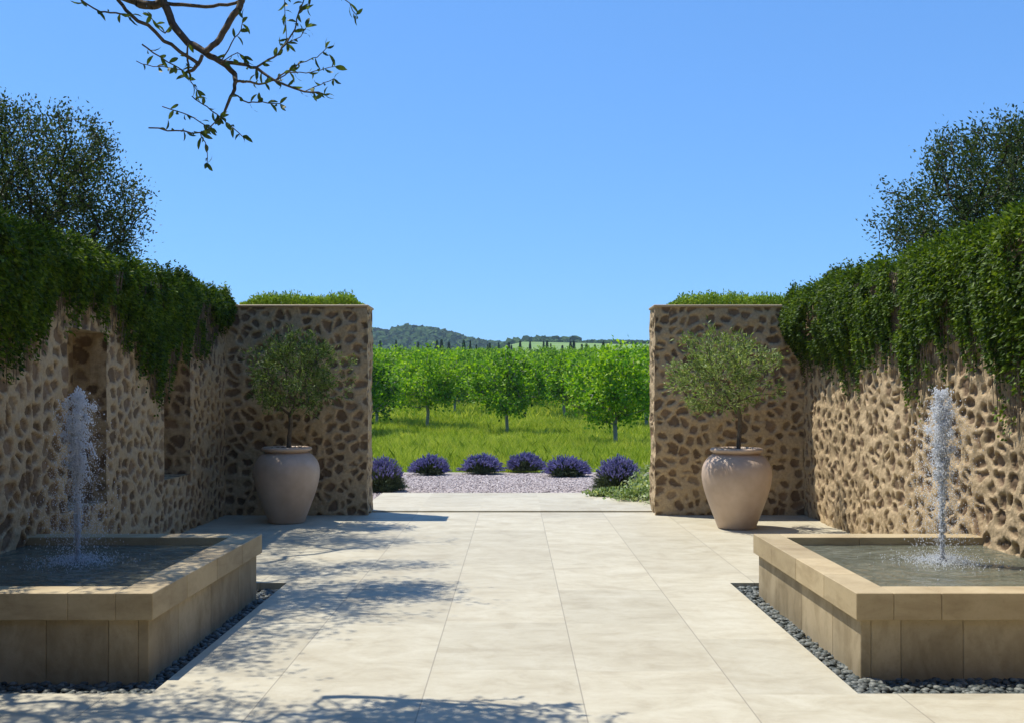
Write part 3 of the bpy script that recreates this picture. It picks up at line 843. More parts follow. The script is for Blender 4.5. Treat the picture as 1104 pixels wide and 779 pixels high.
# ------------------------------------------------------------------ ivy
def ivy(side, lab):
    root = empty('ivy', (0, 0, 0))
    r = np.random.default_rng(100 + side)
    if side > 0:
        pr = [(866, 402), (880, 400), (892, 392), (905, 416), (918, 398), (930, 385), (945, 372), (958, 385), (972, 400), (990, 425), (1010, 412), (1025, 400), (1040, 392), (1058, 380), (1072, 405), (1085, 440), (1104, 452), (1180, 430), (1500, 600)]
        xw = XR
        Yk = np.array([F * xw / (p[0] - 555) for p in pr]); Zk = np.array([EYE - (p[1] - 427) * (Yk[i] / F) for i, p in enumerate(pr)])
    else:
        pr = [(243, 350), (236, 352), (228, 370), (215, 378), (200, 368), (188, 378), (176, 418), (165, 432), (152, 400), (142, 375), (128, 372), (116, 345), (100, 330), (70, 332), (52, 345), (40, 360), (28, 380), (12, 402), (0, 396), (-60, 420), (-300, 500)]
        xw = XL
        Yk = np.array([F * -xw / (555 - p[0]) for p in pr]); Zk = np.array([EYE - (p[1] - 427) * (Yk[i] / F) for i, p in enumerate(pr)])
    o_ = np.argsort(Yk); Yk, Zk = Yk[o_], np.clip(Zk[o_], .9, 2.6)
    out = -1 if side > 0 else 1        # direction into the court
    n = 150000
    Y = np.where(r.random(n) < .9, r.uniform(7.0, 13.72, n), r.uniform(1.5, 7.0, n))
    bot = np.interp(Y, Yk, Zk) - .22 * (vnoise(Y * 6, Y * 0, 2) - .4) - .50 * (vnoise(Y * 16, Y * 0, 4) ** 1.5 - .35)
    topz = WH + .08 + .12 * vnoise(Y * 1.6, Y * 0, 5) + .08 * vnoise(Y * 7, Y * 0, 6) + .12 * r.random(n) ** 5
    if side < 0: topz = topz - .02
    tparam = r.random(n)
    dens = np.clip(tparam / .5, .02, 1) ** 1.25          # thin towards the strand ends
    z = bot - .03 + (topz - bot) * tparam
    strand = vnoise(Y * 30 + .6 * np.sin(z * 5), z * 1.0, 9)
    keep = (dens > r.random(n) * .9) & ((strand > .62 - tparam * 1.35))
    keep &= fbm(Y * 3.5, z * 3.0, 44) > .30 + .10 * r.random(n)
    Y, z, tp, topz, bot = Y[keep], z[keep], tparam[keep], topz[keep], bot[keep]
    m = len(Y)
    cl = fbm(Y * 2.3, z * 1.7, 14)
    thick = (.03 + .135 * smooth(0, .75, tp) * (.3 + 1.4 * cl))
    # round over the top
    rd = smooth(.0, .22, topz - z)
    off = thick * rd * (1 - r.random(m) ** 1.7 * .9)
    x = xw + out * off
    # part of the growth lies on top of the wall
    ontop = r.random(m) < .16
    x = np.where(ontop, xw - out * r.uniform(0, .5, m), x)
    z = np.where(ontop, WH + .02 + r.random(m) ** 1.3 * (topz - WH + .02), z)
    xlim = np.where(Y > 11.1, xw + (.15 if side > 0 else 0), xw)
    x = np.where((Y > 11.1) & (~ontop) & (side > 0), x + .15 * (1 - smooth(.2, .6, tp)), x)
    P = np.stack([x, Y, z], -1)
    D = np.stack([np.full(m, out * .75), np.zeros(m), np.where(ontop | (tp > .88), .5, -.75)], -1) + r.normal(size=(m, 3)) * .55
    V, Q = leaf_mesh(P, D, r.uniform(.022, .048, m) * (1 + .5 * (r.random(m) > .85)), r.uniform(.014, .030, m), r)
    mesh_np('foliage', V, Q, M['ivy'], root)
    # hanging stems
    k = 260
    ys = r.uniform(7.2, 13.6, k); zb = np.interp(ys, Yk, Zk) - r.uniform(-.1, .14, k)
    A, B = [], []
    for y_, zb_ in zip(ys, zb):
        zz = np.linspace(WH, zb_, 9); yy = y_ + np.cumsum(r.normal(size=9) * .012); xx = xw + (.15 if (side > 0 and y_ > 11.1) else 0) + out * np.linspace(.10, .045, 9)
        p = np.stack([xx, yy, zz], -1); A.append(p[:-1]); B.append(p[1:])
    A = np.concatenate(A); B = np.concatenate(B)
    V, Q = tubes(A, B, np.full(len(A), .0028), np.full(len(A), .0028), 4)
    mesh_np('stem', V, Q, M['bark'], root)
    tag(root, lab, 'climbing plant')
ivy(1, 'bright green ivy hanging over the sunlit side wall')
ivy(-1, 'dark ivy hanging over the side wall with niches')

def walltop(x0, x1, lab, seed):
    r = np.random.default_rng(seed); n = 7000
    x = r.uniform(x0, x1, n); y = r.uniform(PY0 + .06, PY1 + .05, n)
    h = (.05 + .10 * vnoise(x * 3, y * 3, seed) + .13 * r.random(n) ** 3 * vnoise(x * 14, y * 9, seed + 1)) * smooth(0, .2, x - x0) * smooth(0, .2, x1 - x)
    z = WH + .03 + r.random(n) * h
    D = r.normal(size=(n, 3)) * .7 + np.array([0, 0, .9])
    V, Q = leaf_mesh(np.stack([x, y, z], -1), D, r.uniform(.03, .06, n), r.uniform(.012, .022, n), r)
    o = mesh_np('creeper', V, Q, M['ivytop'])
    tag(o, lab, 'climbing plant')
walltop(-3.72, -2.08, 'low bright creeper on top of the end wall behind the shaded urn', 7)
walltop(2.10, 3.95, 'low bright creeper on top of the end wall behind the paler urn', 8)

# ------------------------------------------------------------------ trees behind the side walls
def wall_tree(x, y, c, rad, seed, n_pts, nl, lab):
    r = np.random.default_rng(seed)
    trunk = [(0, 0, -.15), (.05, 0, 1.0), (.0, .08, 1.9), (.06, .02, 2.4)]
    pts = ellipsoid_pts(n_pts, c, rad, r, .12, seed, 2.2, .82, .34)
    t = tree('evergreen_tree', (x, y, 0), trunk, pts, .0048, int(nl * 1.5), .050, .024, M['darkbark'], M['bushleaf'], r, .085, .10, .2, ratio=.28)
    tag(t, lab, 'tree')
wall_tree(-6.47, 13.2, (0, 0, 3.85), (1.62, 1.4, 1.5), 31, 1500, 38000, 'dense dark tree rising behind the wall with niches')
wall_tree(-8.2, 13.6, (0, 0, 3.9), (1.8, 1.5, 1.6), 32, 900, 24000, 'outer dark tree at the picture edge behind the shaded wall')
wall_tree(6.35, 12.4, (0, 0, 3.7), (1.75, 1.5, 1.2), 33, 1500, 38000, 'twiggy open tree rising behind the sunlit ivy wall')
wall_tree(8.3, 12.8, (-.2, 0, 4.2), (1.9, 1.5, 1.6), 34, 1200, 34000, 'taller twiggy tree at the picture edge beyond the sunlit wall')

def added_trees():
    # unseen trees added beside the court to block sky light from the side walls
    r = np.random.default_rng(55)
    pts = ellipsoid_pts(260, (0, 0, 6.0), (2.3, 2.3, 3.9), r, .1, 5, 2.0, .85, .3)
    root = tree('garden_tree', (0, 0, 0), [(0, 0, -.2), (.05, 0, 1.2), (.0, .1, 2.4)], pts, .011, 9000, .26, .16, M['darkbark'], M['bushleaf'], r, .30, .2, .1)
    spots = [(-8.0, .6), (-8.4, 4.6), (-9.0, 8.6), (7.4, -.2), (7.5, 3.6), (8.8, 7.8)]
    words = ['beside the house on the shaded side of the court', 'behind the shaded wall, between two others', 'behind the shaded wall, nearest the orchard',
             'beside the house on the sunlit side of the court', 'behind the sunlit wall, between two others', 'behind the sunlit wall, nearest the orchard']
    for k, (x, y) in enumerate(spots):
        o = root if k == 0 else copy_tree(root, (0, 0, 0))
        o.location = (x, y, -.2); o.rotation_euler.z = k * 1.3
        tag(o, 'tall dense tree ' + words[k], 'tree', 'tall garden trees beside the court')
added_trees()

# ------------------------------------------------------------------ big tree overhanging the court
def overhang():
    root = empty('overhanging_tree', (-6.6, 7.4, 0))
    off = np.array([-6.6, 7.4, 0.])
    r = np.random.default_rng(77)
    # upper crown: casts the dappled shade on the paving
    blobs = [(-2.45, 11.5, .8, .6, 150), (-1.75, 11.2, .6, .4, 70), (-2.9, 10.6, .5, .6, 70), (-2.3, 12.5, .8, .25, 50), (-1.6, 12.4, .4, .15, 20),
             (-1.75, 8.0, .8, .75, 220), (-1.05, 8.4, .5, .4, 90), (-2.5, 7.6, .5, .7, 120), (-2.3, 9.4, .6, .5, 90), (-1.3, 9.7, .5, .2, 30),
             (-1.9, 6.4, .5, .5, 60), (-2.3, 5.15, .8, .25, 60), (-1.6, 5.3, .4, .2, 16), (-3.0, 6.4, .5, .7, 90), (-2.55, 6.9, .5, .6, 80),
             (-.6, 5.06, .4, .14, 50), (-.1, 5.02, .35, .1, 36)]
    pts = []
    for (xs, ds, rx, rd, n) in blobs:
        x = xs + r.normal(size=n) * rx * .6; d = ds + r.normal(size=n) * rd * .6
        zm = (1.6 + .388 * d) / .915 + .55
        z = zm + r.random(n) * .7
        pts.append(np.stack([x - SUNX * z, d - SUNY * z, z], -1))
    pts = np.concatenate(pts) - off
    trunk = [(0, 0, -.15), (.1, .0, 1.5), (.25, -.1, 3.0), (.35, .0, 4.2), (.5, .2, 5.0)]
    A, B, ra, rb, N_, tips = skeleton(trunk, pts, .0042, .12, .15, .1, r)
    V, Q = tubes(A, B, ra, rb, 6); mesh_np('trunk', V, Q, M['bark'], root, smooth=True)
    nl = 42000; src = N_[len(trunk):]
    src = src[np.array([np.min(np.linalg.norm(pts - s, axis=1)) < .25 for s in src])]
    P = src[r.integers(0, len(src), nl)] + r.normal(size=(nl, 3)) * .10
    D = r.normal(size=(nl, 3)) + np.array([.2, 0, -.2])
    V, Q = leaf_mesh(P, D, r.uniform(.045, .075, nl), r.uniform(.02, .03, nl), r); mesh_np('crown', V, Q, M['branchleaf'], root)
    # the bough that hangs into view, traced polylines (px) given real depth
    def w(px, py, d): return np.array([(px - 555) * d / F, d, EYE - (py - 427) * d / F]) - off
    lines = [ # (points, start radius px, end radius px, depth start, depth end)
        ([(176, -40), (175, 0), (186, 26), (203, 47), (220, 56), (238, 67), (253, 80), (254, 88)], 5.0, 2.6, 6.3, 6.05),
        ([(265, -40), (261, 0), (257, 11), (244, 30), (233, 47), (221, 56)], 4.0, 3.2, 6.2, 6.1),
        ([(120, -30), (127, 0), (140, 15), (168, 35), (194, 56), (214, 69), (218, 60)], 2.0, 2.0, 6.0, 6.12),
        ([(214, 69), (208, 76), (202, 78)], 2.2, 1.6, 6.1, 6.1),
        ([(254, 88), (251, 101), (244, 116), (238, 127)], 2.2, 1.2, 6.05, 6.0),
        ([(238, 67), (258, 69), (276, 73), (298, 88), (328, 99), (350, 102)], 2.3, .7, 6.08, 5.85),
        ([(254, 88), (266, 88), (279, 91), (298, 86), (312, 76)], 1.6, .7, 6.05, 6.2),
        ([(276, 73), (295, 62), (309, 47), (318, 32), (322, 14), (330, -6)], 1.2, .6, 6.0, 6.2),
        ([(100, -18), (134, -4), (150, 4), (165, 6), (176, 3)], 6.0, 4.5, 6.35, 6.28),
        ([(180, 4), (205, 6), (230, 7), (252, 4), (259, 2)], 2.2, 1.6, 6.28, 6.2),
        ([(82, -4), (96, 6), (108, 13), (125, 14), (140, 17)], .8, 1.0, 5.9, 6.02),
        ([(153, 48), (172, 61), (197, 76), (212, 97)], .9, .5, 6.0, 6.2),
        ([(160, 138), (190, 141), (216, 143)], .8, .8, 5.9, 6.0), ([(175, 115), (200, 123), (226, 138)], .6, .6, 6.1, 6.0),
        ([(207, 104), (223, 115), (238, 127)], .6, .7, 6.1, 6.0), ([(238, 127), (249, 136), (261, 147)], .7, .5, 6.0, 5.95),
        ([(216, 143), (226, 138), (238, 127)], .7, .7, 6.0, 6.0), ([(216, 143), (223, 160), (224, 176)], .6, .4, 6.0, 5.95),
        ([(251, 101), (268, 111), (283, 110), (302, 112)], .9, .5, 6.03, 5.9),
        ([(147, 66), (165, 72), (197, 76)], .5, .5, 6.1, 6.1), ([(298, 88), (311, 78), (324, 68), (342, 62), (352, 52)], .7, .4, 6.0, 6.1),
        ([(311, 78), (330, 79), (345, 76), (361, 72)], .6, .4, 6.0, 5.9), ([(328, 99), (345, 92), (360, 85)], .5, .4, 5.9, 6.0),
        ([(238, 67), (250, 46), (260, 32), (262, 20)], .8, .4, 6.05, 6.0), ([(238, 67), (256, 57), (263, 61)], .6, .4, 6.0, 6.0),
        ([(186, 26), (178, 36), (170, 30), (162, 18)], .9, .4, 6.15, 6.2), ([(203, 47), (202, 60), (203, 76)], 1.0, 1.2, 6.1, 6.1),
        ([(322, 14), (332, 8), (338, -6)], .5, .4, 6.15, 6.2), ([(362, -14), (372, 0), (384, 16)], .7, .4, 6.0, 6.0),
        ([(309, 47), (324, 40), (330, 30)], .5, .4, 6.1, 6.1), ([(306, -20), (307, 10), (309, 47)], .5, .4, 6.2, 6.1),
    ]
    A, B, ra, rb = [], [], [], []; twig = []
    for pl, r0, r1, d0, d1 in lines:
        n = len(pl); dd = np.linspace(d0, d1, n); P = [w(p[0], p[1], d) for p, d in zip(pl, dd)]; rr = np.linspace(r0, r1, n) * 6.0 / F
        # subdivide with slight kinks
        Q_ = [P[0]]; R_ = [rr[0]]
        for i in range(1, n):
            L = np.linalg.norm(P[i] - P[i - 1]); k = 3
            for j in range(1, k + 1):
                f = j / k; q = P[i - 1] * (1 - f) + P[i] * f
                if j < k: q = q + r.normal(size=3) * L * .03
                Q_.append(q); R_.append(rr[i - 1] * (1 - f) + rr[i] * f)
        Q_ = np.array(Q_); R_ = np.array(R_)
        A.append(Q_[:-1]); B.append(Q_[1:]); ra.append(R_[:-1]); rb.append(R_[1:])
        if r1 <= 1.0 or (r0 <= 1.3): twig.append((Q_, min(r0, r1)))
    # joins the bough to the trunk, out of view above the frame
    H1 = np.array([-2.2, 5.35, 5.0]) - off; H2 = np.array([-1.5, 5.25, 4.6]) - off; H3 = np.array([-3.8, 5.7, 5.9]) - off
    for s, e in ((w(100, -18, 6.35), H1), (w(176, -40, 6.3), H1), (w(265, -40, 6.2), H1), (w(120, -30, 6.), w(176, -40, 6.3)), (H1, H3), (H3, np.array([.45, .1, 4.7])),
                 (w(362, -14, 6.), H2), (H2, H1), (w(306, -20, 6.2), H2), (w(338, -6, 6.2), w(306, -20, 6.2)), (w(82, -4, 5.9), w(100, -18, 6.35))):
        k = 7; f = np.linspace(0, 1, k)[:, None]; L = np.linalg.norm(e - s)
        p = s * (1 - f) + e * f + np.sin(f * np.pi) * np.array([0, 0, .08 * L]); p[1:-1] += r.normal(size=(k - 2, 3)) * L * .035
        big = L > 2
        A.append(p[:-1]); B.append(p[1:]); rr = np.linspace(.022 if big else .007, .05 if big else .016, k); ra.append(rr[:-1]); rb.append(rr[1:])
    V, Q = tubes(np.concatenate(A), np.concatenate(B), np.concatenate(ra), np.concatenate(rb), 7)
    mesh_np('bough', V, Q, M['bark'], root, smooth=True)
    P, D = [], []
    for Q_, rm in twig:
        L = np.sum(np.linalg.norm(np.diff(Q_, axis=0), axis=1)); n = max(4, int(L / .036))
        for i in range(n):
            f = (i + r.random()) / n; f = f ** .8; k = min(int(f * (len(Q_) - 1)), len(Q_) - 2)
            q = Q_[k] + (Q_[k + 1] - Q_[k]) * r.random(); t = unit((Q_[k + 1] - Q_[k])[None])[0]
            P.append(q); D.append(t * .6 + r.normal(size=3) * .65 + np.array([0, 0, -.25]))
        for _ in range(3): P.append(Q_[-1]); D.append(t + r.normal(size=3) * .6 + np.array([0, 0, -.2]))
    P = np.array(P); D = np.array(D)
    V, Q = oval_leaf_mesh(P, D, r.uniform(.05, .08, len(P)), r.uniform(.016, .028, len(P)), r)
    mesh_np('foliage', V, Q, M['branchleaf'], root)
    tag(root, 'large tree whose leafy bough hangs into the open sky', 'tree')
overhang()

# ------------------------------------------------------------------ lavender
def lavender(x, y, w, h, lab, big=False, n=900, group=None):
    root = empty('lavender', (x, y, 0))
    r = np.random.default_rng(int(abs(x * 1000 + y * 77)))
    v = unit(r.normal(size=(n * 2, 3))); v = v[v[:, 2] > (-.05 if big else .05)][:n]; n = len(v)
    E = v * np.array([w / 2, w / 2, h]) * r.uniform(.82, 1.05, (n, 1)) * (1 + .10 * (r.random((n, 1)) - .5))
    th_ = np.arctan2(v[:, 1], v[:, 0])
    E *= (.92 + (1 - v[:, 2] ** 2) * .34 * (vnoise(th_ * 1.6 + x * 7, v[:, 2] * 2.5 + y, 4) - .45) + .07 * r.random(n) ** 3)[:, None]
    E[:, 2] = np.maximum(E[:, 2], .04)
    O = np.stack([E[:, 0] * .12, E[:, 1] * .12, np.zeros(n)], -1)
    m1 = O * .35 + E * .65 + np.array([0, 0, .03])
    V1, Q1 = tubes(np.concatenate([O, m1]), np.concatenate([m1, E]), np.full(2 * n, .0045), np.full(2 * n, .003), 3)
    nl = n * 13; k = r.integers(0, n, nl); f = r.random(nl)[:, None] ** .6 * (.97 if big else .86)
    P = O[k] * (1 - f) + E[k] * f + r.normal(size=(nl, 3)) * .014; P[:, 2] = np.maximum(P[:, 2], .005)
    V2, Q2 = leaf_mesh(P, (E - O)[k] + r.normal(size=(nl, 3)) * .25, r.uniform(.04, .075, nl), .008 + .004 * r.random(nl), r)
    mesh_np('foliage', np.concatenate([V1, V2]), [Q1, Q2 + len(V1)], M['lavleaf'], root)
    # flower spikes at the stem ends
    fl = r.random(n) < (smooth(.3, .7, v[:, 2]) if big else smooth(.05, .55, v[:, 2] + .55 * np.abs(v[:, 0]) + .5 * v[:, 1]))
    e = E[fl]; d = unit(e - O[fl]); k = len(e); ln = r.uniform(.05, .09, k)
    mb = MB(); ps = []; rs = []
    for j in range(4):
        ps.append(e + d * (ln * (j / 4))[:, None] + r.normal(size=(k, 3)) * .003); rs.append(r.uniform(.007, .013, k) * (1.15 - .18 * j))
    V, Q = scatter_blobs(np.concatenate(ps), np.stack([np.concatenate(rs)] * 2 + [np.concatenate(rs) * 1.5], -1), 0, .3, r=r)
    mesh_np('flower_spikes', V, Q, M['lavflower'], root)
    root['label'] = lab; root['category'] = 'lavender'; root['group'] = 'lavender bushes round the gravel'
    return root
def gx(px, y): return (px - 555) * y / F
D1 = [(464, 21.35, .86, .36, 'low lavender mound farthest to the side of the shaded wall'), (519, 21.7, .86, .37, 'low lavender mound below the middle orchard tree, second in its row'),
      (567, 22.2, .86, .36, 'low lavender mound furthest back at the middle of the row'), (611, 20.9, .98, .37, 'low wide lavender mound beside the big bush near the ground cover')]
for px, y, w_, h_, lab in D1: lavender(gx(px, y), y, w_, h_, lab)
lavender(gx(412, 17.6), 17.6, .84, .54, 'large lavender bush half hidden by the shaded end wall', True, 1300)
lavender(gx(667, 17.7), 17.7, .90, .55, 'large dark lavender bush beside the pale ground cover', True, 1300)

def cover():
    r = np.random.default_rng(3); n = 2600
    c = np.array([(1.95, 16.0, .30, .5), (1.75, 15.6, .25, .25), (1.4, 16.2, .22, .15), (2.3, 16.6, .4, .6), (2.1, 15.3, .2, .4), (2.25, 17.0, .3, .45)])
    k = r.integers(0, len(c), n)
    x = c[k, 0] + r.normal(size=n) * c[k, 2] * .5; y = c[k, 1] + r.normal(size=n) * c[k, 3] * .5
    hgt = np.interp(x, [1.3, 1.8, 2.2, 2.6], [.06, .14, .42, .5])
    z = .03 + r.random(n) * hgt
    keep = y > 14.6
    P = np.stack([x, y, z], -1)[keep]; n = len(P)
    V, Q = leaf_mesh(P, r.normal(size=(n, 3)) + np.array([0, -.2, .6]), r.uniform(.05, .09, n), r.uniform(.03, .05, n), r)
    kk = r.integers(0, n, 160); A = P[kk] * np.array([1, 1, 0]) + np.array([0, 0, .015])
    hub = np.array([[2.0, 16.0, .012]]) * np.ones((160, 1))
    Vt, Qt = tubes(np.concatenate([A, hub]), np.concatenate([P[kk], A]), np.full(320, .003), np.full(320, .002), 4)
    o = empty('ground_cover_plant', (0, 0, 0))
    mesh_np('foliage', V, Q, M['variegated'], o); mesh_np('stem', Vt, Qt, M['bark'], o)
    tag(o, 'pale leafy ground cover spilling over the threshold slab corner', 'plant')
cover()

# ------------------------------------------------------------------ orchard
def orchard():
    protos = []
    for s in range(5):
        r = np.random.default_rng(200 + s)
        trunk = [(0, 0, -.1), (.02, .0, .35), (.0, .03, .75), (.03, .0, 1.0)]
        pts = ellipsoid_pts(130, (0, 0, 2.1), (1.5, 1.5, 1.12), r, .25, 50 + s, 3.2, .55, .85)
        t = tree('orchard_tree', (0, 0, 0), trunk, pts, .0125, 6500, .135, .10, M['palebark'], M['orchard'], r, .15, .075, .15, ratio=.3)
        protos.append(t)
    spots = []
    def at(px, d): return ((px - 555) * d / F, d)
    front = [(663, 32.6, .97, 'leafy orchard tree with a pale trunk standing nearest the gateway'), (547, 41, 1.0, 'orchard tree with a pale trunk in the middle of the gateway'), (461, 45, 1.05, 'orchard tree nearest the shaded end wall, forked pale trunk')]
    used = []
    for i, (px, d, sc, lab) in enumerate(front):
        x, y = at(px, d); o = protos[i]; o.location = (x, y, float(terr(x, y))); o.scale = (sc,) * 3; o.rotation_euler.z = i * 2.1
        tag(o, lab, 'tree', 'orchard trees'); used.append((x, y))
    others = [(490, 55, 1.0), (406, 48, 1.05), (697, 47, 1.08), (608, 53, 1.0), (640, 60, 1.0), (570, 62, .98), (430, 60, 1.0), (720, 38.5, 1.0), (385, 40, 1.0)]
    back = []
    for px, d, sc in others: x, y = at(px, d); back.append((x, y, sc)); used.append((x, y))
    r = np.random.default_rng(12)
    for row in range(20):
        d = 64 + row * 4.7 + row * row * .05
        half = .165 * d + 5
        for x in np.arange(-half, half, 3.9):
            xx = x + r.normal() * .35 + (row % 2) * 1.6; yy = d + r.normal() * .5
            if min((xx - a) ** 2 + (yy - b) ** 2 for a, b in used) < 6: continue
            back.append((xx, yy, r.uniform(.92, 1.1)))
    for k, (x, y, sc) in enumerate(back[:285]):
        src = protos[k % 5]
        if k < 2: o = protos[3 + k]; o.location = (x, y, float(terr(x, y))); o.scale = (sc,) * 3
        else: o = copy_tree(src, (x, y, float(terr(x, y)) - .02), r.random() * 6.28, sc)
        tag(o, 'bushy green orchard tree in the rows behind the three front trees', 'tree', 'orchard trees in the back rows')
orchard()

def cypresses():
    r = np.random.default_rng(9); root = empty('cypress_tree', (0, 0, 0))
    n = 2600; z = r.random(n); rad = np.interp(z, [0, .12, .5, 1], [.3, .62, .5, .03]) * r.uniform(.6, 1.1, n); a = r.random(n) * 6.283
    P = np.stack([np.cos(a) * rad, np.sin(a) * rad, .5 + z * 6.0], -1)
    V, Q = leaf_mesh(P, np.stack([np.cos(a) * .4, np.sin(a) * .4, np.ones(n)], -1) + r.normal(size=(n, 3)) * .3, r.uniform(.3, .5, n), .16, r)
    mesh_np('crown', V, Q, M['cypress'], root)
    V, Q = tubes([[0, 0, -.3]], [[0, 0, 3.]], [.14], [.06], 6); mesh_np('trunk', V, Q, M['bark'], root)
    px = list(np.arange(500, 668, 7.5)) + [455, 464, 468, 471, 410, 428, 487, 493]
    for k, p in enumerate(px):
        d = 235 + r.normal() * 8; p = p + r.normal() * 3.2
        x = (p - 555) * d / F; z0 = float(terr(x, d)); top = 427 - (r.uniform(366, 373.5) if k < 22 else r.uniform(367, 373)) 
        h = EYE + top * d / F - z0; sc = h / 6.6
        o = root if k == 0 else copy_tree(root, (0, 0, 0))
        o.location = (x, d, z0); o.rotation_euler.z = r.random() * 6; wv = sc * r.uniform(.55, .95); o.scale = (wv, wv, sc)
        tag(o, 'small dark cypress spire on the skyline behind the orchard', 'tree', 'cypresses along the far edge of the orchard')
cypresses()

# ------------------------------------------------------------------ meadow grass
def meadow():
    r = np.random.default_rng(4)
    bx = []; P = []; H = []
    def zone(y0, y1, n, h0, h1, w):
        u = r.random(n); y = np.sqrt(y0 * y0 + u * (y1 * y1 - y0 * y0)); x = r.uniform(-1, 1, n) * (.155 * y + 1.2)
        cl = .5 * fbm(x * .9, y * .5, 21) + .5 * fbm(x * 3.1, y * 1.8, 23); cl = np.clip((cl - .5) * 1.8 + .5, 0, 1); keep = cl > r.random(n) * .8 - .05
        x, y, cl = x[keep], y[keep], cl[keep]
        edge = 21.9 + .3 * np.sin(x * 1.7); k2 = y > edge + r.random(len(y)) * .5; x, y, cl = x[k2], y[k2], cl[k2]
        hh = (h0 + (h1 - h0) * r.random(len(x))) * (.45 + 1.05 * cl + .35 * (r.random(len(x)) > .96)) * (.5 + .5 * smooth(21.5, 24, y))
        return x, y, hh, np.full(len(x), w)
    Z = [zone(21.6, 34, 120000, .14, .34, .009), zone(34, 50, 90000, .16, .38, .015), zone(50, 75, 40000, .25, .5, .045), zone(75, 150, 26000, .3, .6, .12)]
    x, y, h, w = (np.concatenate(a) for a in zip(*Z)); n = len(x)
    z = terr(x, y)
    lean = r.normal(size=(n, 2)) * .35; a = r.random(n) * 6.283
    B0 = np.stack([x, y, z - .02], -1); W = np.stack([np.cos(a), np.sin(a), 0 * a], -1) * w[:, None] * .5
    T = B0 + np.stack([lean[:, 0] * h, lean[:, 1] * h, h], -1); Mi = B0 + np.stack([lean[:, 0] * h * .3, lean[:, 1] * h * .3, h * .55], -1)
    V = np.stack([B0 - W, B0 + W, Mi + W * .8, T, Mi - W * .8], 1).reshape(-1, 3)
    i = np.arange(n)[:, None] * 5
    o = mesh_np('grass', V, np.concatenate([i, i + 1, i + 2, i + 3, i + 4], 1), M['grass'])
    tag(o, 'tall sunlit yellow green meadow grass under the orchard', 'grass', kind='stuff')
meadow()

# ------------------------------------------------------------------ unseen building added behind the camera to keep sky light off the shaded fronts
def added_house():
    root = empty('stone_house', (0, -3.2, 0))
    m = MB(); yb, yf = -5.0, 0.0; hh = 7.2
    for x0, x1, z0, z1 in ((-9, -1.3, -.2, hh), (1.3, 9, -.2, hh), (-1.3, 1.3, 2.6, hh)):
        m.box(x0, x1, -.5, yf, z0, z1)
    m.box(-9, -8.5, yb, -.504, -.2, hh); m.box(8.5, 9, yb, -.504, -.2, hh); m.box(-8.496, 8.496, yb, yb + .5, -.2, hh)
    m.build('wall', M['houseplaster'], root)
    m = MB()
    m.add([(-9.4, .6, hh - .12), (9.4, .6, hh - .12), (9.4, -2.5, hh + 1.3), (-9.4, -2.5, hh + 1.3), (-9.4, .6, hh + .02), (9.4, .6, hh + .02), (9.4, -2.5, hh + 1.46), (-9.4, -2.5, hh + 1.46)],
          [(0, 1, 2, 3), (7, 6, 5, 4), (0, 4, 5, 1), (1, 5, 6, 2), (3, 7, 4, 0)])
    m.add([(-9.4, -5.6, hh - .12), (9.4, -5.6, hh - .12), (9.4, -2.504, hh + 1.3), (-9.4, -2.504, hh + 1.3), (-9.4, -5.6, hh + .02), (9.4, -5.6, hh + .02), (9.4, -2.504, hh + 1.46), (-9.4, -2.504, hh + 1.46)],
          [(3, 2, 1, 0), (4, 5, 6, 7), (1, 5, 4, 0), (2, 6, 5, 1), (0, 4, 7, 3)])
    m.build('roof', M['rooftile'], root)
    for sx in (-1, 1):
        m = MB(); m.box(*sorted((sx * .01, sx * 1.29)), -.42, -.36, 0.01, 2.59, .004); m.build('door', M['shutter'], root)
        for xc in (4.2, 7.2):
            m = MB(); m.box(*sorted((sx * (xc - .6), sx * (xc + .6))), .003, .05, 4.2, 5.8, .004); m.build('shutter', M['shutter'], root)
    tag(root, 'stone house with shuttered windows closing the court opposite the gateway', 'house')
added_house()

# ------------------------------------------------------------------ haze
def haze():
    m, nt, N, L = newmat('haze_air')
    pv = N.new('ShaderNodeVolumePrincipled'); pv.inputs['Color'].default_value = (.62, .78, 1, 1); pv.inputs['Density'].default_value = .00022
    pv.inputs['Anisotropy'].default_value = .2
    o = N.new('ShaderNodeOutputMaterial'); L.new(pv.outputs[0], o.inputs['Volume'])
    b = MB(); b.box(-650, 650, -45, 1290, -3, 78)
    ob = b.build('haze', m); tag(ob, 'thin blue haze over the far hills', 'haze', kind='stuff')
haze()

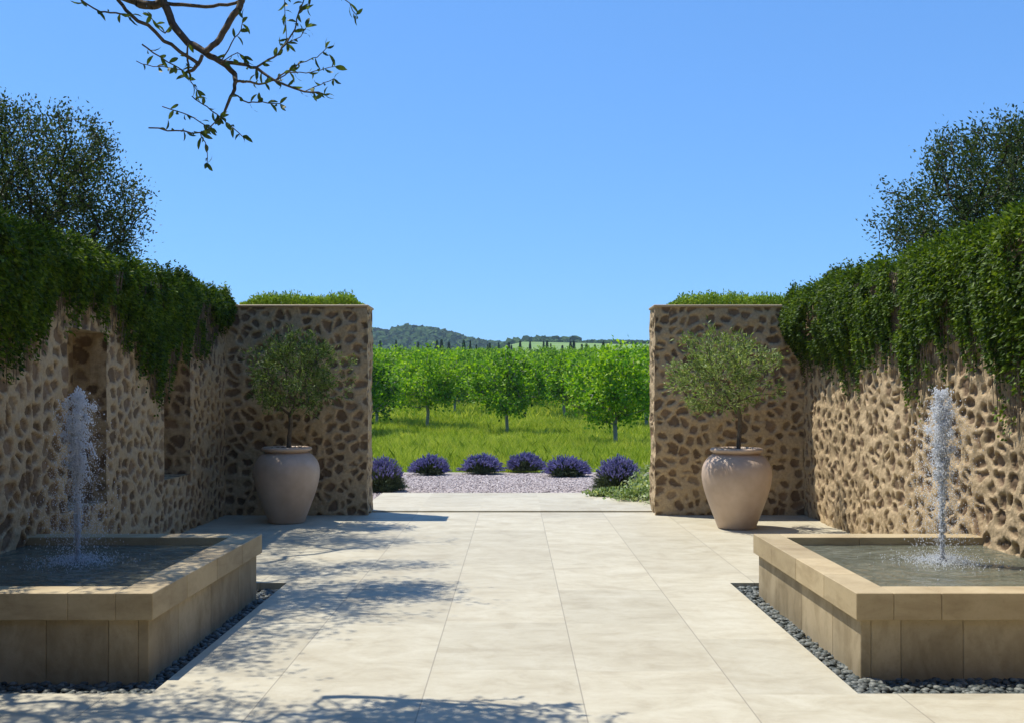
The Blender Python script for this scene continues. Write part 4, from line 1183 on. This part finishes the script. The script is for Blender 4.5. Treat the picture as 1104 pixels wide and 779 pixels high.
# ------------------------------------------------------------------ light, sky, camera
SD = Vector((-SUNX, -SUNY, 1)).normalized()
elev = math.asin(SD.z); az = math.atan2(SD.x, SD.y)
w = bpy.data.worlds.new('World'); S.world = w; w.use_nodes = True
nt = w.node_tree; bg = nt.nodes['Background']
sky = nt.nodes.new('ShaderNodeTexSky'); sky.sky_type = 'NISHITA'; sky.sun_disc = False
sky.sun_elevation = elev; sky.sun_rotation = az
sky.altitude = 0; sky.air_density = 1.0; sky.dust_density = .05; sky.ozone_density = 2.0
gm = nt.nodes.new('ShaderNodeGamma'); gm.inputs['Gamma'].default_value = .60
ti = nt.nodes.new('ShaderNodeMix'); ti.data_type = 'RGBA'; ti.blend_type = 'MULTIPLY'; ti.inputs[0].default_value = 1; ti.inputs[7].default_value = (.62, 1.17, 1.95, 1)
nt.links.new(sky.outputs[0], gm.inputs['Color']); nt.links.new(gm.outputs[0], ti.inputs[6]); nt.links.new(ti.outputs[2], bg.inputs[0]); bg.inputs[1].default_value = .15
sl = bpy.data.lights.new('sun', 'SUN'); sl.energy = 4.6; sl.angle = R(.42); sl.color = (1, .94, .82)
so = bpy.data.objects.new('sun', sl); COL.objects.link(so)
so.rotation_euler = SD.to_track_quat('Z', 'Y').to_euler(); so.location = (-10, 6, 25)

cam = bpy.data.cameras.new('camera'); co = bpy.data.objects.new('camera', cam); COL.objects.link(co)
cam.sensor_width = 36; cam.sensor_fit = 'HORIZONTAL'; cam.lens = F / 1104 * 36
cam.shift_x = -3 / 1104; cam.shift_y = 37.5 / 1104
cam.clip_start = .05; cam.clip_end = 5000
co.location = (0, 0, EYE); co.rotation_euler = (R(90), 0, 0)
S.camera = co
S.view_settings.view_transform = 'Standard'; S.view_settings.look = 'None'
S.view_settings.exposure = .33; S.view_settings.gamma = 1
c = S.cycles
c.max_bounces = 6; c.diffuse_bounces = 3; c.glossy_bounces = 3; c.transmission_bounces = 4; c.volume_bounces = 0; c.transparent_max_bounces = 8
c.caustics_reflective = False; c.caustics_refractive = False; c.sample_clamp_indirect = 4
c.use_denoising = True
